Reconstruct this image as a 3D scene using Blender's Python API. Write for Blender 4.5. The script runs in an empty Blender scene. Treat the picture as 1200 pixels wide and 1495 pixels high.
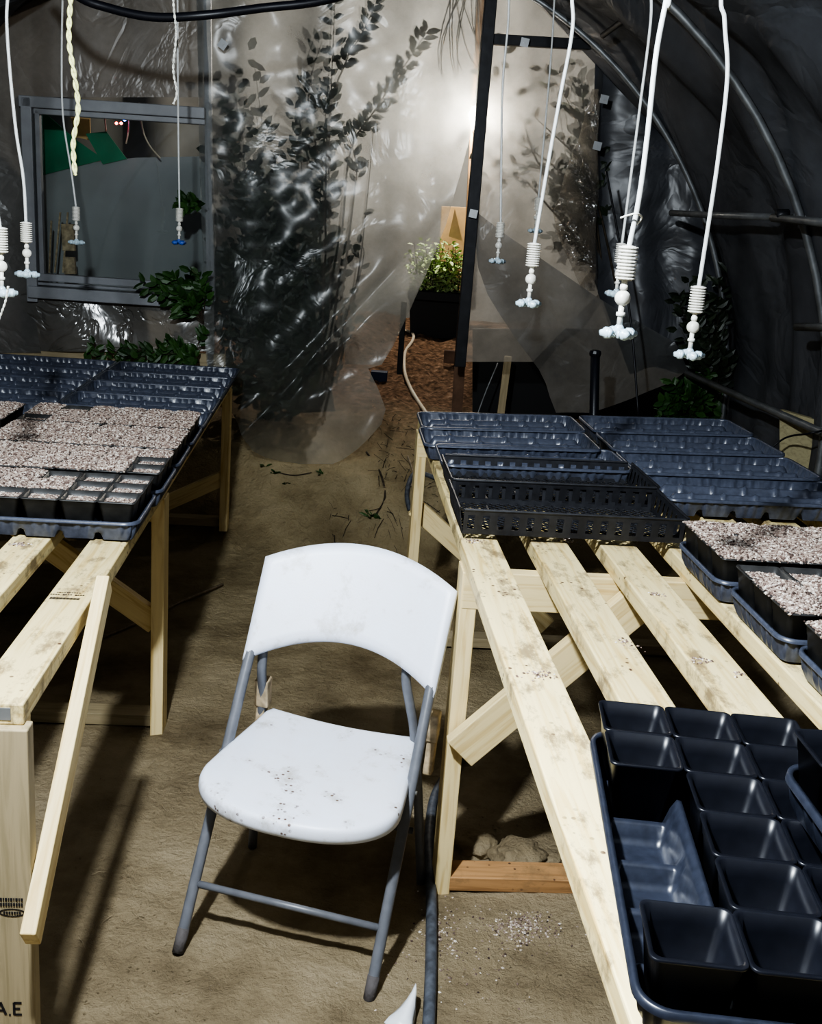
import bpy, bmesh, math, random
from mathutils import Vector, Matrix, noise
random.seed(7)
C = bpy.context.scene.collection
F, PITCH, ROLL, H = 1559.2, .2732, .0747, 1.5938
V = Vector
# ---------------------------------------------------------------- measuring helpers
def ray(u, v):
    c, s = math.cos(ROLL), math.sin(ROLL)
    a, b = u-600, v-747.5
    x = (c*a+s*b)/F; y = -(-s*a+c*b)/F
    cp, sp = math.cos(PITCH), math.sin(PITCH)
    return V((x, cp+y*sp, -sp+y*cp))
def at(u, v, Y):
    d = ray(u, v); return V((0, 0, H))+d*(Y/d.y)
def atz(u, v, z):
    d = ray(u, v); return V((0, 0, H))+d*((z-H)/d.z)
def onp(u, v, P0, n):
    d = ray(u, v); c = V((0, 0, H)); n = V(n)
    return c+d*(n.dot(V(P0)-c)/n.dot(d))
YW, AW = 5.35, .07                       # end wall plane: Y = YW + AW*X
NW = V((-AW, 1, 0)).normalized()
def wl(u, v, off=0):                     # a point on the end wall, off metres behind it
    return onp(u, v, (0, YW+off, 0), NW)
# ---------------------------------------------------------------- materials
def mat(name):
    m = bpy.data.materials.new(name); m.use_nodes = True
    nt = m.node_tree; nt.nodes.clear()
    out = nt.nodes.new('ShaderNodeOutputMaterial')
    return m, nt, out
def N(nt, t, **k):
    n = nt.nodes.new(t)
    for a, b in k.items():
        if a.startswith('i_'):
            key = a[2:].replace('_', ' ')
            n.inputs[key].default_value = b
        else: setattr(n, a, b)
    return n
def L(nt, a, b): nt.links.new(a, b)
def ramp(nt, fac, stops):
    r = nt.nodes.new('ShaderNodeValToRGB'); e = r.color_ramp.elements
    while len(e) < len(stops): e.new(.5)
    for q, (p, c) in zip(e, stops):
        q.position = p; q.color = (*c, 1) if len(c) == 3 else c
    L(nt, fac, r.inputs[0]); return r
def simple(name, col, rough=.5, metal=0, spec=.5, bump=0, bscale=60, var=0, emit=None, coat=0):
    m, nt, out = mat(name)
    b = N(nt, 'ShaderNodeBsdfPrincipled')
    b.inputs['Base Color'].default_value = (*col, 1); b.inputs['Roughness'].default_value = rough
    b.inputs['Metallic'].default_value = metal; b.inputs['Specular IOR Level'].default_value = spec
    b.inputs['Coat Weight'].default_value = coat
    L(nt, b.outputs[0], out.inputs[0])
    tc = N(nt, 'ShaderNodeTexCoord')
    n = N(nt, 'ShaderNodeTexNoise'); n.inputs['Scale'].default_value = bscale; n.inputs['Detail'].default_value = 5
    L(nt, tc.outputs['Object'], n.inputs['Vector'])
    if var:
        r = ramp(nt, n.outputs[0], [(.3, tuple(c*(1-var) for c in col)), (.7, tuple(min(1, c*(1+var)) for c in col))])
        L(nt, r.outputs[0], b.inputs['Base Color'])
    if bump:
        bp = N(nt, 'ShaderNodeBump'); bp.inputs['Strength'].default_value = bump; bp.inputs['Distance'].default_value = .01
        L(nt, n.outputs[0], bp.inputs['Height']); L(nt, bp.outputs[0], b.inputs['Normal'])
    if emit:
        b.inputs['Emission Color'].default_value = (*emit[0], 1); b.inputs['Emission Strength'].default_value = emit[1]
    return m
def wood(name, light, dark, dirt=.0):
    m, nt, out = mat(name)
    b = N(nt, 'ShaderNodeBsdfPrincipled'); b.inputs['Roughness'].default_value = .62
    L(nt, b.outputs[0], out.inputs[0])
    tc = N(nt, 'ShaderNodeTexCoord'); oi = N(nt, 'ShaderNodeObjectInfo')
    add = N(nt, 'ShaderNodeVectorMath', operation='ADD')
    mul = N(nt, 'ShaderNodeMath', operation='MULTIPLY'); mul.inputs[1].default_value = 37
    L(nt, oi.outputs['Random'], mul.inputs[0])
    L(nt, tc.outputs['Object'], add.inputs[0]); L(nt, mul.outputs[0], add.inputs[1])
    mp = N(nt, 'ShaderNodeMapping'); mp.inputs['Scale'].default_value = (1.6, 26, 26)
    L(nt, add.outputs[0], mp.inputs[0])
    n = N(nt, 'ShaderNodeTexNoise'); n.inputs['Scale'].default_value = 2.2; n.inputs['Detail'].default_value = 6; n.inputs['Distortion'].default_value = 1.2
    L(nt, mp.outputs[0], n.inputs['Vector'])
    r = ramp(nt, n.outputs[0], [(.3, dark), (.52, light), (.75, tuple(min(1, c*1.06) for c in light))])
    # board to board variation
    hsv = N(nt, 'ShaderNodeHueSaturation')
    mr = N(nt, 'ShaderNodeMapRange'); mr.inputs[3].default_value = .86; mr.inputs[4].default_value = 1.06
    L(nt, oi.outputs['Random'], mr.inputs[0]); L(nt, mr.outputs[0], hsv.inputs['Value']); L(nt, r.outputs[0], hsv.inputs['Color'])
    col = hsv.outputs[0]
    if dirt:
        n2 = N(nt, 'ShaderNodeTexNoise'); n2.inputs['Scale'].default_value = 9; n2.inputs['Detail'].default_value = 9; n2.inputs['Roughness'].default_value = .72
        mp2 = N(nt, 'ShaderNodeMapping'); mp2.inputs['Scale'].default_value = (1, 2, 1)
        L(nt, add.outputs[0], mp2.inputs[0]); L(nt, mp2.outputs[0], n2.inputs['Vector'])
        r2 = ramp(nt, n2.outputs[0], [(.51, (0, 0, 0)), (.62, (dirt, dirt, dirt))])
        mx = N(nt, 'ShaderNodeMix', data_type='RGBA'); L(nt, r2.outputs[0], mx.inputs[0]); L(nt, col, mx.inputs[6])
        mx.inputs[7].default_value = (.20, .14, .08, 1)
        v = N(nt, 'ShaderNodeTexVoronoi'); v.inputs['Scale'].default_value = 60; L(nt, add.outputs[0], v.inputs['Vector'])
        n3 = N(nt, 'ShaderNodeTexNoise'); n3.inputs['Scale'].default_value = 7; L(nt, add.outputs[0], n3.inputs['Vector'])
        a = ramp(nt, v.outputs['Distance'], [(.16, (1, 1, 1)), (.24, (0, 0, 0))]); q = ramp(nt, n3.outputs[0], [(.57, (0, 0, 0)), (.64, (1, 1, 1))])
        mm = N(nt, 'ShaderNodeMath', operation='MULTIPLY'); L(nt, a.outputs[0], mm.inputs[0]); L(nt, q.outputs[0], mm.inputs[1])
        mx2 = N(nt, 'ShaderNodeMix', data_type='RGBA'); L(nt, mm.outputs[0], mx2.inputs[0]); L(nt, mx.outputs[2], mx2.inputs[6])
        mx2.inputs[7].default_value = (.10, .05, .035, 1)
        col = mx2.outputs[2]
    L(nt, col, b.inputs['Base Color'])
    bp = N(nt, 'ShaderNodeBump'); bp.inputs['Strength'].default_value = .25; bp.inputs['Distance'].default_value = .003
    L(nt, n.outputs[0], bp.inputs['Height']); L(nt, bp.outputs[0], b.inputs['Normal'])
    return m
def plastic_sheet(name, tint, clear, trans, refl, bstr=.5, rough=.25, bs=7, trcol=(1, .93, .8)):
    """thin polythene: partly see-through, partly milky, with wrinkled highlights"""
    m, nt, out = mat(name)
    tc = N(nt, 'ShaderNodeTexCoord')
    n = N(nt, 'ShaderNodeTexNoise'); n.inputs['Scale'].default_value = bs; n.inputs['Detail'].default_value = 4; n.inputs['Distortion'].default_value = .8
    L(nt, tc.outputs['Object'], n.inputs['Vector'])
    vo = N(nt, 'ShaderNodeTexVoronoi', feature='DISTANCE_TO_EDGE'); vo.inputs['Scale'].default_value = bs*.8
    mixv = N(nt, 'ShaderNodeVectorMath', operation='ADD'); L(nt, tc.outputs['Object'], mixv.inputs[0]); L(nt, n.outputs['Color'], mixv.inputs[1]); L(nt, mixv.outputs[0], vo.inputs['Vector'])
    rr = ramp(nt, vo.outputs['Distance'], [(0, (0, 0, 0)), (.12, (1, 1, 1))])
    ad = N(nt, 'ShaderNodeMath', operation='ADD'); L(nt, n.outputs[0], ad.inputs[0])
    ml = N(nt, 'ShaderNodeMath', operation='MULTIPLY'); ml.inputs[1].default_value = .35; L(nt, rr.outputs[0], ml.inputs[0]); L(nt, ml.outputs[0], ad.inputs[1])
    bp = N(nt, 'ShaderNodeBump'); bp.inputs['Strength'].default_value = bstr; bp.inputs['Distance'].default_value = .03
    L(nt, ad.outputs[0], bp.inputs['Height'])
    d = N(nt, 'ShaderNodeBsdfDiffuse')
    n4 = N(nt, 'ShaderNodeTexNoise'); n4.inputs['Scale'].default_value = 2.5; n4.inputs['Detail'].default_value = 8; n4.inputs['Roughness'].default_value = .7
    L(nt, tc.outputs['Object'], n4.inputs['Vector'])
    dr = ramp(nt, n4.outputs[0], [(.3, tuple(c*.55 for c in tint)), (.7, tuple(c*1.2 for c in tint))])
    L(nt, dr.outputs[0], d.inputs[0]); L(nt, bp.outputs[0], d.inputs['Normal'])
    t = N(nt, 'ShaderNodeBsdfTranslucent'); tr2 = ramp(nt, n4.outputs[0], [(.3, tuple(c*.6 for c in trcol)), (.65, trcol)]); L(nt, tr2.outputs[0], t.inputs[0])
    g = N(nt, 'ShaderNodeBsdfGlossy'); g.inputs['Roughness'].default_value = rough; L(nt, bp.outputs[0], g.inputs['Normal'])
    tp = N(nt, 'ShaderNodeBsdfTransparent')
    m1 = N(nt, 'ShaderNodeMixShader'); m1.inputs[0].default_value = trans; L(nt, d.outputs[0], m1.inputs[1]); L(nt, t.outputs[0], m1.inputs[2])
    m2 = N(nt, 'ShaderNodeMixShader'); m2.inputs[0].default_value = refl; L(nt, m1.outputs[0], m2.inputs[1]); L(nt, g.outputs[0], m2.inputs[2])
    m3 = N(nt, 'ShaderNodeMixShader'); m3.inputs[0].default_value = clear; L(nt, m2.outputs[0], m3.inputs[1]); L(nt, tp.outputs[0], m3.inputs[2])
    L(nt, m3.outputs[0], out.inputs[0])
    return m
def soil_mat():
    m, nt, out = mat('potting_mix')
    b = N(nt, 'ShaderNodeBsdfPrincipled'); b.inputs['Roughness'].default_value = .8; L(nt, b.outputs[0], out.inputs[0])
    g = N(nt, 'ShaderNodeNewGeometry')
    r = ramp(nt, g.outputs['Random Per Island'], [(0, (.06, .04, .033)), (.25, (.20, .14, .12)), (.5, (.36, .28, .235)), (.8, (.52, .44, .375)), (.93, (.80, .75, .68))])
    L(nt, r.outputs[0], b.inputs['Base Color']); return m
def ground_mat():
    m, nt, out = mat('packed_earth')
    b = N(nt, 'ShaderNodeBsdfPrincipled'); b.inputs['Roughness'].default_value = .92; b.inputs['Specular IOR Level'].default_value = .25; L(nt, b.outputs[0], out.inputs[0])
    tc = N(nt, 'ShaderNodeTexCoord')
    n = N(nt, 'ShaderNodeTexNoise'); n.inputs['Scale'].default_value = 2.4; n.inputs['Detail'].default_value = 10; n.inputs['Roughness'].default_value = .65
    L(nt, tc.outputs['Object'], n.inputs['Vector'])
    r = ramp(nt, n.outputs[0], [(.3, (.21, .162, .098)), (.5, (.43, .35, .23)), (.72, (.60, .50, .35))])
    # slightly yellower earth towards the bank, warm brown litter beyond the doorway
    sp = N(nt, 'ShaderNodeSeparateXYZ'); L(nt, tc.outputs['Object'], sp.inputs[0])
    mr = N(nt, 'ShaderNodeMapRange'); mr.inputs[1].default_value = 2.6; mr.inputs[2].default_value = 4.3; L(nt, sp.outputs['Y'], mr.inputs[0])
    mx = N(nt, 'ShaderNodeMix', data_type='RGBA'); mulc = N(nt, 'ShaderNodeMix', data_type='RGBA', blend_type='MULTIPLY'); mulc.inputs[0].default_value = 1
    L(nt, r.outputs[0], mulc.inputs[6]); mulc.inputs[7].default_value = (1, 1, .92, 1)
    L(nt, mr.outputs[0], mx.inputs[0]); L(nt, r.outputs[0], mx.inputs[6]); L(nt, mulc.outputs[2], mx.inputs[7])
    mr2 = N(nt, 'ShaderNodeMapRange'); mr2.inputs[1].default_value = 5.2; mr2.inputs[2].default_value = 6.2; L(nt, sp.outputs['Y'], mr2.inputs[0])
    n2 = N(nt, 'ShaderNodeTexNoise'); n2.inputs['Scale'].default_value = 30; n2.inputs['Detail'].default_value = 6; L(nt, tc.outputs['Object'], n2.inputs['Vector'])
    r2 = ramp(nt, n2.outputs[0], [(.35, (.10, .06, .035)), (.6, (.32, .19, .115)), (.75, (.52, .36, .25))])
    mx2 = N(nt, 'ShaderNodeMix', data_type='RGBA'); L(nt, mr2.outputs[0], mx2.inputs[0]); L(nt, mx.outputs[2], mx2.inputs[6]); L(nt, r2.outputs[0], mx2.inputs[7])
    # crumbs
    v = N(nt, 'ShaderNodeTexVoronoi'); v.inputs['Scale'].default_value = 75; L(nt, tc.outputs['Object'], v.inputs['Vector'])
    cr = ramp(nt, v.outputs['Distance'], [(.05, (1, 1, 1)), (.14, (0, 0, 0))])
    n3 = N(nt, 'ShaderNodeTexNoise'); n3.inputs['Scale'].default_value = 12; L(nt, tc.outputs['Object'], n3.inputs['Vector'])
    cr2 = ramp(nt, n3.outputs[0], [(.55, (0, 0, 0)), (.62, (.7, .7, .7))])
    mm = N(nt, 'ShaderNodeMath', operation='MULTIPLY'); L(nt, cr.outputs[0], mm.inputs[0]); L(nt, cr2.outputs[0], mm.inputs[1])
    mx3 = N(nt, 'ShaderNodeMix', data_type='RGBA'); L(nt, mm.outputs[0], mx3.inputs[0]); L(nt, mx2.outputs[2], mx3.inputs[6]); mx3.inputs[7].default_value = (.42, .36, .3, 1)
    L(nt, mx3.outputs[2], b.inputs['Base Color'])
    na = N(nt, 'ShaderNodeTexNoise'); na.inputs['Scale'].default_value = 55; na.inputs['Detail'].default_value = 10; na.inputs['Roughness'].default_value = .7; L(nt, tc.outputs['Object'], na.inputs['Vector'])
    nb = N(nt, 'ShaderNodeTexNoise'); nb.inputs['Scale'].default_value = 9; nb.inputs['Detail'].default_value = 6; nb.inputs['Distortion'].default_value = .2; L(nt, tc.outputs['Object'], nb.inputs['Vector'])
    ad = N(nt, 'ShaderNodeMath', operation='MULTIPLY_ADD'); ad.inputs[1].default_value = .9; L(nt, na.outputs[0], ad.inputs[0]); L(nt, nb.outputs[0], ad.inputs[2])
    bp = N(nt, 'ShaderNodeBump'); bp.inputs['Strength'].default_value = .9; bp.inputs['Distance'].default_value = .032; L(nt, ad.outputs[0], bp.inputs['Height']); L(nt, bp.outputs[0], b.inputs['Normal'])
    return m
def chair_plastic():
    m, nt, out = mat('white_chair_plastic')
    b = N(nt, 'ShaderNodeBsdfPrincipled'); b.inputs['Roughness'].default_value = .42; L(nt, b.outputs[0], out.inputs[0])
    tc = N(nt, 'ShaderNodeTexCoord')
    n = N(nt, 'ShaderNodeTexNoise'); n.inputs['Scale'].default_value = 9; n.inputs['Detail'].default_value = 8; n.inputs['Roughness'].default_value = .7; L(nt, tc.outputs['Object'], n.inputs['Vector'])
    r = ramp(nt, n.outputs[0], [(.33, (.76, .82, .94)), (.54, (.75, .79, .89)), (.68, (.50, .50, .50))])
    v = N(nt, 'ShaderNodeTexVoronoi'); v.inputs['Scale'].default_value = 70; L(nt, tc.outputs['Object'], v.inputs['Vector'])
    a = ramp(nt, v.outputs['Distance'], [(.20, (1, 1, 1)), (.28, (0, 0, 0))])
    n3 = N(nt, 'ShaderNodeTexNoise'); n3.inputs['Scale'].default_value = 9; n3.inputs['Detail'].default_value = 5; L(nt, tc.outputs['Object'], n3.inputs['Vector'])
    q = ramp(nt, n3.outputs[0], [(.56, (0, 0, 0)), (.62, (1, 1, 1))])
    sp = N(nt, 'ShaderNodeSeparateXYZ'); L(nt, tc.outputs['Object'], sp.inputs[0])
    lo = ramp(nt, sp.outputs['Z'], [(.42, (1, 1, 1)), (.44, (0, 0, 0))])
    mm = N(nt, 'ShaderNodeMath', operation='MULTIPLY'); L(nt, a.outputs[0], mm.inputs[0]); L(nt, q.outputs[0], mm.inputs[1])
    m2 = N(nt, 'ShaderNodeMath', operation='MULTIPLY'); L(nt, mm.outputs[0], m2.inputs[0]); L(nt, lo.outputs[0], m2.inputs[1])
    mx = N(nt, 'ShaderNodeMix', data_type='RGBA'); L(nt, m2.outputs[0], mx.inputs[0]); L(nt, r.outputs[0], mx.inputs[6]); mx.inputs[7].default_value = (.13, .08, .06, 1)
    L(nt, mx.outputs[2], b.inputs['Base Color'])
    bp = N(nt, 'ShaderNodeBump'); bp.inputs['Strength'].default_value = .08; bp.inputs['Distance'].default_value = .002
    n5 = N(nt, 'ShaderNodeTexNoise'); n5.inputs['Scale'].default_value = 220; L(nt, tc.outputs['Object'], n5.inputs['Vector']); L(nt, n5.outputs[0], bp.inputs['Height']); L(nt, bp.outputs[0], b.inputs['Normal'])
    return m
def leaf_mat(name, c1, c2):
    m, nt, out = mat(name)
    b = N(nt, 'ShaderNodeBsdfPrincipled'); b.inputs['Roughness'].default_value = .45; L(nt, b.outputs[0], out.inputs[0])
    g = N(nt, 'ShaderNodeNewGeometry'); r = ramp(nt, g.outputs['Random Per Island'], [(0, c1), (1, c2)])
    L(nt, r.outputs[0], b.inputs['Base Color']); return m
M = dict(
    wood=wood('bench_lumber', (.80, .66, .37), (.64, .47, .21)),
    slat=wood('slat_lumber', (.86, .72, .39), (.70, .52, .22), dirt=.75),
    plate=wood('reddish_lumber', (.55, .32, .15), (.36, .20, .09), dirt=.5),
    olive=wood('weathered_lumber', (.40, .33, .21), (.30, .25, .15)),
    tray=simple('navy_tray_plastic', (.070, .080, .112), .32, spec=.6, bump=.03, bscale=90, var=.2),
    mesh=simple('black_tray_plastic', (.022, .023, .028), .45, bump=.05, var=.3),
    pot=simple('black_pot_plastic', (.009, .010, .015), .36, spec=.5, var=.2),
    soil=soil_mat(), soilbase=simple('soil_base', (.09, .06, .05), .95, bump=.6, bscale=200, var=.5),
    ground=ground_mat(), chair=chair_plastic(),
    tube=simple('grey_enamel_tube', (.155, .163, .185), .38, spec=.6, bump=.05, var=.15, bscale=30),
    foot=simple('worn_leg_tip', (.11, .10, .10), .8, bump=.4),
    dark=simple('black_steel', (.02, .021, .025), .45, metal=.3, bump=.1, var=.3, bscale=20),
    galv=simple('galvanised_pipe', (.22, .23, .24), .45, metal=.6, bump=.1, var=.3, bscale=15),
    white=simple('white_fogger_plastic', (.72, .71, .66), .4), wtube=simple('white_tubing', (.62, .64, .64), .4, var=.1),
    nozzle=simple('pale_blue_nozzle', (.48, .6, .68), .3), blue=simple('blue_cap', (.05, .12, .45), .4),
    poly=simple('black_poly_pipe', (.012, .013, .02), .4), hose=simple('dusty_hose', (.09, .10, .12), .55, var=.4, bscale=50, bump=.1),
    beige=simple('beige_hose', (.62, .54, .42), .5, var=.1),
    rope=simple('yellow_twisted_rope', (.72, .74, .36), .8, var=.3, bscale=120), rope2=simple('pale_cord', (.5, .5, .46), .8, var=.5, bscale=200),
    frame=simple('grey_window_vinyl', (.27, .28, .30), .5, var=.12, bscale=12),
    sheet=plastic_sheet('milky_polythene', (.145, .17, .175), .55, .62, .026, bstr=.14, bs=2.5, rough=.22, trcol=(.92, .94, .92)),
    sheetR=plastic_sheet('milky_polythene_panel', (.085, .085, .085), .48, .6, .02, bstr=.2, bs=3, rough=.3, trcol=(.85, .85, .82)),
    sheetW=plastic_sheet('grey_polythene', (.19, .19, .185), .08, .3, .03, bstr=.25, rough=.33, bs=3, trcol=(.5, .46, .4)),
    sheetL=plastic_sheet('crinkled_polythene', (.20, .20, .19), .05, .2, .10, bstr=.6, rough=.22, bs=4),
    sheetD=plastic_sheet('grey_polythene_layer', (.15, .16, .165), .25, .35, .05, bstr=.25, bs=3, rough=.3, trcol=(.5, .48, .44)),
    crink=plastic_sheet('shiny_crinkle', (.12, .12, .12), .5, .5, .35, bstr=1.0, rough=.12, bs=16),
    cover=plastic_sheet('dark_greenhouse_cover', (.085, .09, .102), 0, .02, .08, bstr=.45, rough=.42, bs=2.2, trcol=(.1, .1, .1)),
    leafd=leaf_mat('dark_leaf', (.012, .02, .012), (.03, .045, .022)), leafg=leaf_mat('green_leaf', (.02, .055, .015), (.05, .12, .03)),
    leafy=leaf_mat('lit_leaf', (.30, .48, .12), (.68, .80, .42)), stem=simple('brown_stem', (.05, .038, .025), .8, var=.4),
    twig=simple('dry_twig', (.30, .24, .17), .9, var=.3), straw=simple('straw', (.33, .27, .18), .9, var=.3),
    green=simple('green_tarp', (.015, .24, .12), .55, bump=.4, bscale=5, var=.3), greyboard=simple('grey_board', (.34, .36, .37), .8, var=.12, bscale=3),
    tub=simple('black_tub', (.008, .009, .011), .5), card=simple('tan_card', (.75, .5, .25), .8, var=.15, bscale=8),
    bark=simple('brown_post', (.12, .07, .045), .9, bump=.5, var=.4, bscale=12), ink=simple('black_ink', (.02, .018, .02), .7),
    plate_m=simple('steel_washer_plate', (.30, .31, .32), .4, metal=.5), bluebin=simple('blue_crate', (.012, .025, .07), .5),
    red=simple('red_indicator', (1, .1, .08), .4, emit=((1, .08, .05), 14)), bluel=simple('blue_indicator', (.1, .2, 1), .4, emit=((.12, .25, 1), 12)),
    bulb=simple('glowing_bulb', (1, .95, .85), .3, emit=((1, .93, .8), 160)), far=simple('far_pale_tarp', (.30, .30, .285), .9, bump=.3, bscale=2, var=.25),
    cream=simple('worn_cream_block', (.45, .36, .24), .8, var=.4, bscale=40, bump=.2), scrap=simple('clear_bag', (.75, .78, .82), .3),
    ply=wood('outside_plywood', (.40, .36, .22), (.28, .25, .15)),
)
m, nt, out = mat('window_glass'); g = N(nt, 'ShaderNodeBsdfGlossy'); g.inputs['Roughness'].default_value = .03
t = N(nt, 'ShaderNodeBsdfTransparent'); t.inputs[0].default_value = (.8, .83, .82, 1); mx = N(nt, 'ShaderNodeMixShader'); mx.inputs[0].default_value = .09
L(nt, t.outputs[0], mx.inputs[1]); L(nt, g.outputs[0], mx.inputs[2]); L(nt, mx.outputs[0], out.inputs[0]); M['glass'] = m
# ---------------------------------------------------------------- mesh builder
class MB:
    def __init__(s): s.v = []; s.f = []
    def add(s, vs, fs):
        k = len(s.v); s.v += [tuple(p) for p in vs]; s.f += [tuple(i+k for i in f) for f in fs]
    def box(s, c, d, mtx=None):
        x, y, z = [k/2 for k in d]
        vs = [V((a*x, b*y, e*z)) for a in (-1, 1) for b in (-1, 1) for e in (-1, 1)]
        if mtx: vs = [mtx @ p for p in vs]
        vs = [p+V(c) for p in vs]
        s.add(vs, [(0, 1, 3, 2), (4, 6, 7, 5), (0, 4, 5, 1), (2, 3, 7, 6), (0, 2, 6, 4), (1, 5, 7, 3)])
    def tube(s, pts, r, n=8, cap=True):
        pts = [V(p) for p in pts]; m_ = len(pts); rr = r if hasattr(r, '__len__') else [r]*m_
        up = None; rings = []
        for i, p in enumerate(pts):
            d = (pts[min(i+1, m_-1)]-pts[max(i-1, 0)])
            if d.length < 1e-9: d = V((0, 0, 1))
            d.normalize()
            if up is None: up = V((0, 0, 1)) if abs(d.z) < .9 else V((1, 0, 0))
            a = d.cross(up); a.normalize(); b = a.cross(d); b.normalize(); up = b
            rings.append([p+(a*math.cos(2*math.pi*k/n)+b*math.sin(2*math.pi*k/n))*rr[i] for k in range(n)])
        vs = [q for ring in rings for q in ring]; fs = []
        for i in range(m_-1):
            for k in range(n):
                k2 = (k+1) % n; fs.append((i*n+k, i*n+k2, (i+1)*n+k2, (i+1)*n+k))
        if cap: fs += [tuple(range(n-1, -1, -1)), tuple((m_-1)*n+k for k in range(n))]
        s.add(vs, fs)
    def lathe(s, prof, c, n=14, mtx=None):
        vs = []; fs = []; mtx = mtx or Matrix.Identity(3)
        for r, z in prof:
            for k in range(n):
                vs.append(V(c)+mtx @ V((r*math.cos(2*math.pi*k/n), r*math.sin(2*math.pi*k/n), z)))
        for i in range(len(prof)-1):
            for k in range(n):
                k2 = (k+1) % n; fs.append((i*n+k, i*n+k2, (i+1)*n+k2, (i+1)*n+k))
        fs += [tuple(range(n-1, -1, -1)), tuple((len(prof)-1)*n+k for k in range(n))]
        s.add(vs, fs)
    def grid(s, rows):
        m_ = len(rows[0]); vs = [p for r in rows for p in r]
        s.add(vs, [(i*m_+j, i*m_+j+1, (i+1)*m_+j+1, (i+1)*m_+j) for i in range(len(rows)-1) for j in range(m_-1)])
    def leaf(s, p, d, up, l, w):
        d = V(d).normalized(); a = d.cross(V(up))
        if a.length < 1e-4: a = V((1, 0, 0))
        a.normalize(); nrm = a.cross(d); p = V(p)
        s.add([p, p+d*l*.3+a*w*.42+nrm*w*.15, p+d*l*.7+a*w*.38+nrm*w*.12, p+d*l-nrm*w*.1, p+d*l*.7-a*w*.38+nrm*w*.12, p+d*l*.3-a*w*.42+nrm*w*.15, p+d*l*.3, p+d*l*.7],
              [(0, 1, 6), (0, 6, 5), (1, 2, 7, 6), (6, 7, 4, 5), (2, 3, 7), (7, 3, 4)])
    def build(s, name, m, parent=None, loc=None, smooth=False, bevel=0, sub=0, solid=0):
        """vertices are in world space unless the parent is an un-placed prototype"""
        me = bpy.data.meshes.new(name); org = V(loc) if loc is not None else V((0, 0, 0))
        me.from_pydata([tuple(V(p)-org) for p in s.v], [], s.f); me.update(); me.materials.append(m)
        if smooth: me.polygons.foreach_set('use_smooth', [True]*len(me.polygons))
        o = bpy.data.objects.new(name, me); C.objects.link(o); o.location = org
        if parent: setp(o, parent)
        if bevel:
            b = o.modifiers.new('b', 'BEVEL'); b.width = bevel; b.segments = 2; b.limit_method = 'ANGLE'
        if solid:
            b = o.modifiers.new('s', 'SOLIDIFY'); b.thickness = solid; b.offset = 0
        if sub:
            b = o.modifiers.new('u', 'SUBSURF'); b.levels = sub; b.render_levels = sub
        return o
def wmat(o):
    w = o.matrix_basis.copy()
    if o.parent: w = wmat(o.parent) @ o.matrix_parent_inverse @ w
    return w
def setp(o, parent):
    o.parent = parent; o.matrix_parent_inverse = wmat(parent).inverted()
def tag(o, label=None, cat=None, group=None, kind=None):
    if label: o['label'] = label
    if cat: o['category'] = cat
    if group: o['group'] = group
    if kind: o['kind'] = kind
    return o
def thing(name, label, cat, loc=(0, 0, 0), group=None):
    o = bpy.data.objects.new(name, None); C.objects.link(o); o.location = loc; o.empty_display_size = .1
    return tag(o, label, cat, group)
def struct(o): o['kind'] = 'structure'; return o
def beam(name, p0, p1, w, t, m, parent=None, thin=(0, 0, 1), bevel=.0025, bend=None):
    """a length of lumber from p0 to p1 along its own X axis; 'thin' points along its thickness"""
    p0, p1 = V(p0), V(p1); d = p1-p0; ln = d.length; x = d.normalized()
    z = V(thin)-x*V(thin).dot(x); z.normalize(); y = z.cross(x)
    b = MB(); b.box((0, 0, 0), (ln, w, t))
    me = bpy.data.meshes.new(name); me.from_pydata([tuple(p) for p in b.v], [], b.f); me.update(); me.materials.append(m)
    o = bpy.data.objects.new(name, me); C.objects.link(o)
    R = Matrix((x, y, z)).transposed().to_4x4(); o.matrix_basis = Matrix.Translation((p0+p1)/2) @ R
    if parent: setp(o, parent)
    if bevel:
        q = o.modifiers.new('b', 'BEVEL'); q.width = bevel; q.segments = 2
    return o
def smooth_pts(pts, n=6):
    pts = [V(p) for p in pts]; out_ = []
    for i in range(len(pts)-1):
        p0, p1, p2, p3 = pts[max(i-1, 0)], pts[i], pts[i+1], pts[min(i+2, len(pts)-1)]
        for k in range(n):
            t_ = k/n; out_.append(.5*((2*p1)+(p2-p0)*t_+(2*p0-5*p1+4*p2-p3)*t_*t_+(3*p1-p0-3*p2+p3)*t_**3))
    return out_+[pts[-1]]
ORD = ['first', 'second', 'third', 'fourth', 'fifth', 'sixth', 'seventh', 'eighth', 'ninth', 'tenth', 'eleventh', 'twelfth', 'thirteenth']
# ---------------------------------------------------------------- ground
def sstep(a, b, x):
    t_ = min(1, max(0, (x-a)/(b-a))); return t_*t_*(3-2*t_)
def gz(x, y):
    n1 = noise.noise(V((x*1.1, y*1.1, 3))); n2 = noise.noise(V((x*5, y*5, 1))); n3 = noise.noise(V((x*16, y*16, 5))); n4 = noise.noise(V((x*38, y*38, 9)))
    e = .10*noise.noise(V((x*2.2, 7, 0)))
    bank = .38*sstep(4.72+e, 5.32+e, y)+.12*sstep(5.3, 5.7, y)+.24*sstep(5.6, 8, y)
    r = sstep(4.4, 5.1, y)
    side = .18*sstep(1.15, 1.5, x)*sstep(2, 3, y)
    return bank+side*(1-r)+n1*.008+n2*(.008+.025*r)+abs(n3)*(.010+.016*r)+n4*.0045-.006+r*.035*noise.noise(V((x*3.3, y*3.3, 11)))
xs = [-3.2+i*.05 for i in range(34)]+[-1.5+i*.016 for i in range(188)]+[1.51+i*.05 for i in range(60)]
ys = [-1+i*.06 for i in range(32)]+[.92+i*.016 for i in range(280)]+[5.42+i*.07 for i in range(95)]
b = MB(); b.grid([[V((x, y, gz(x, y))) for x in xs] for y in ys])
g = struct(b.build('floor', M['ground'], smooth=True))
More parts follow.
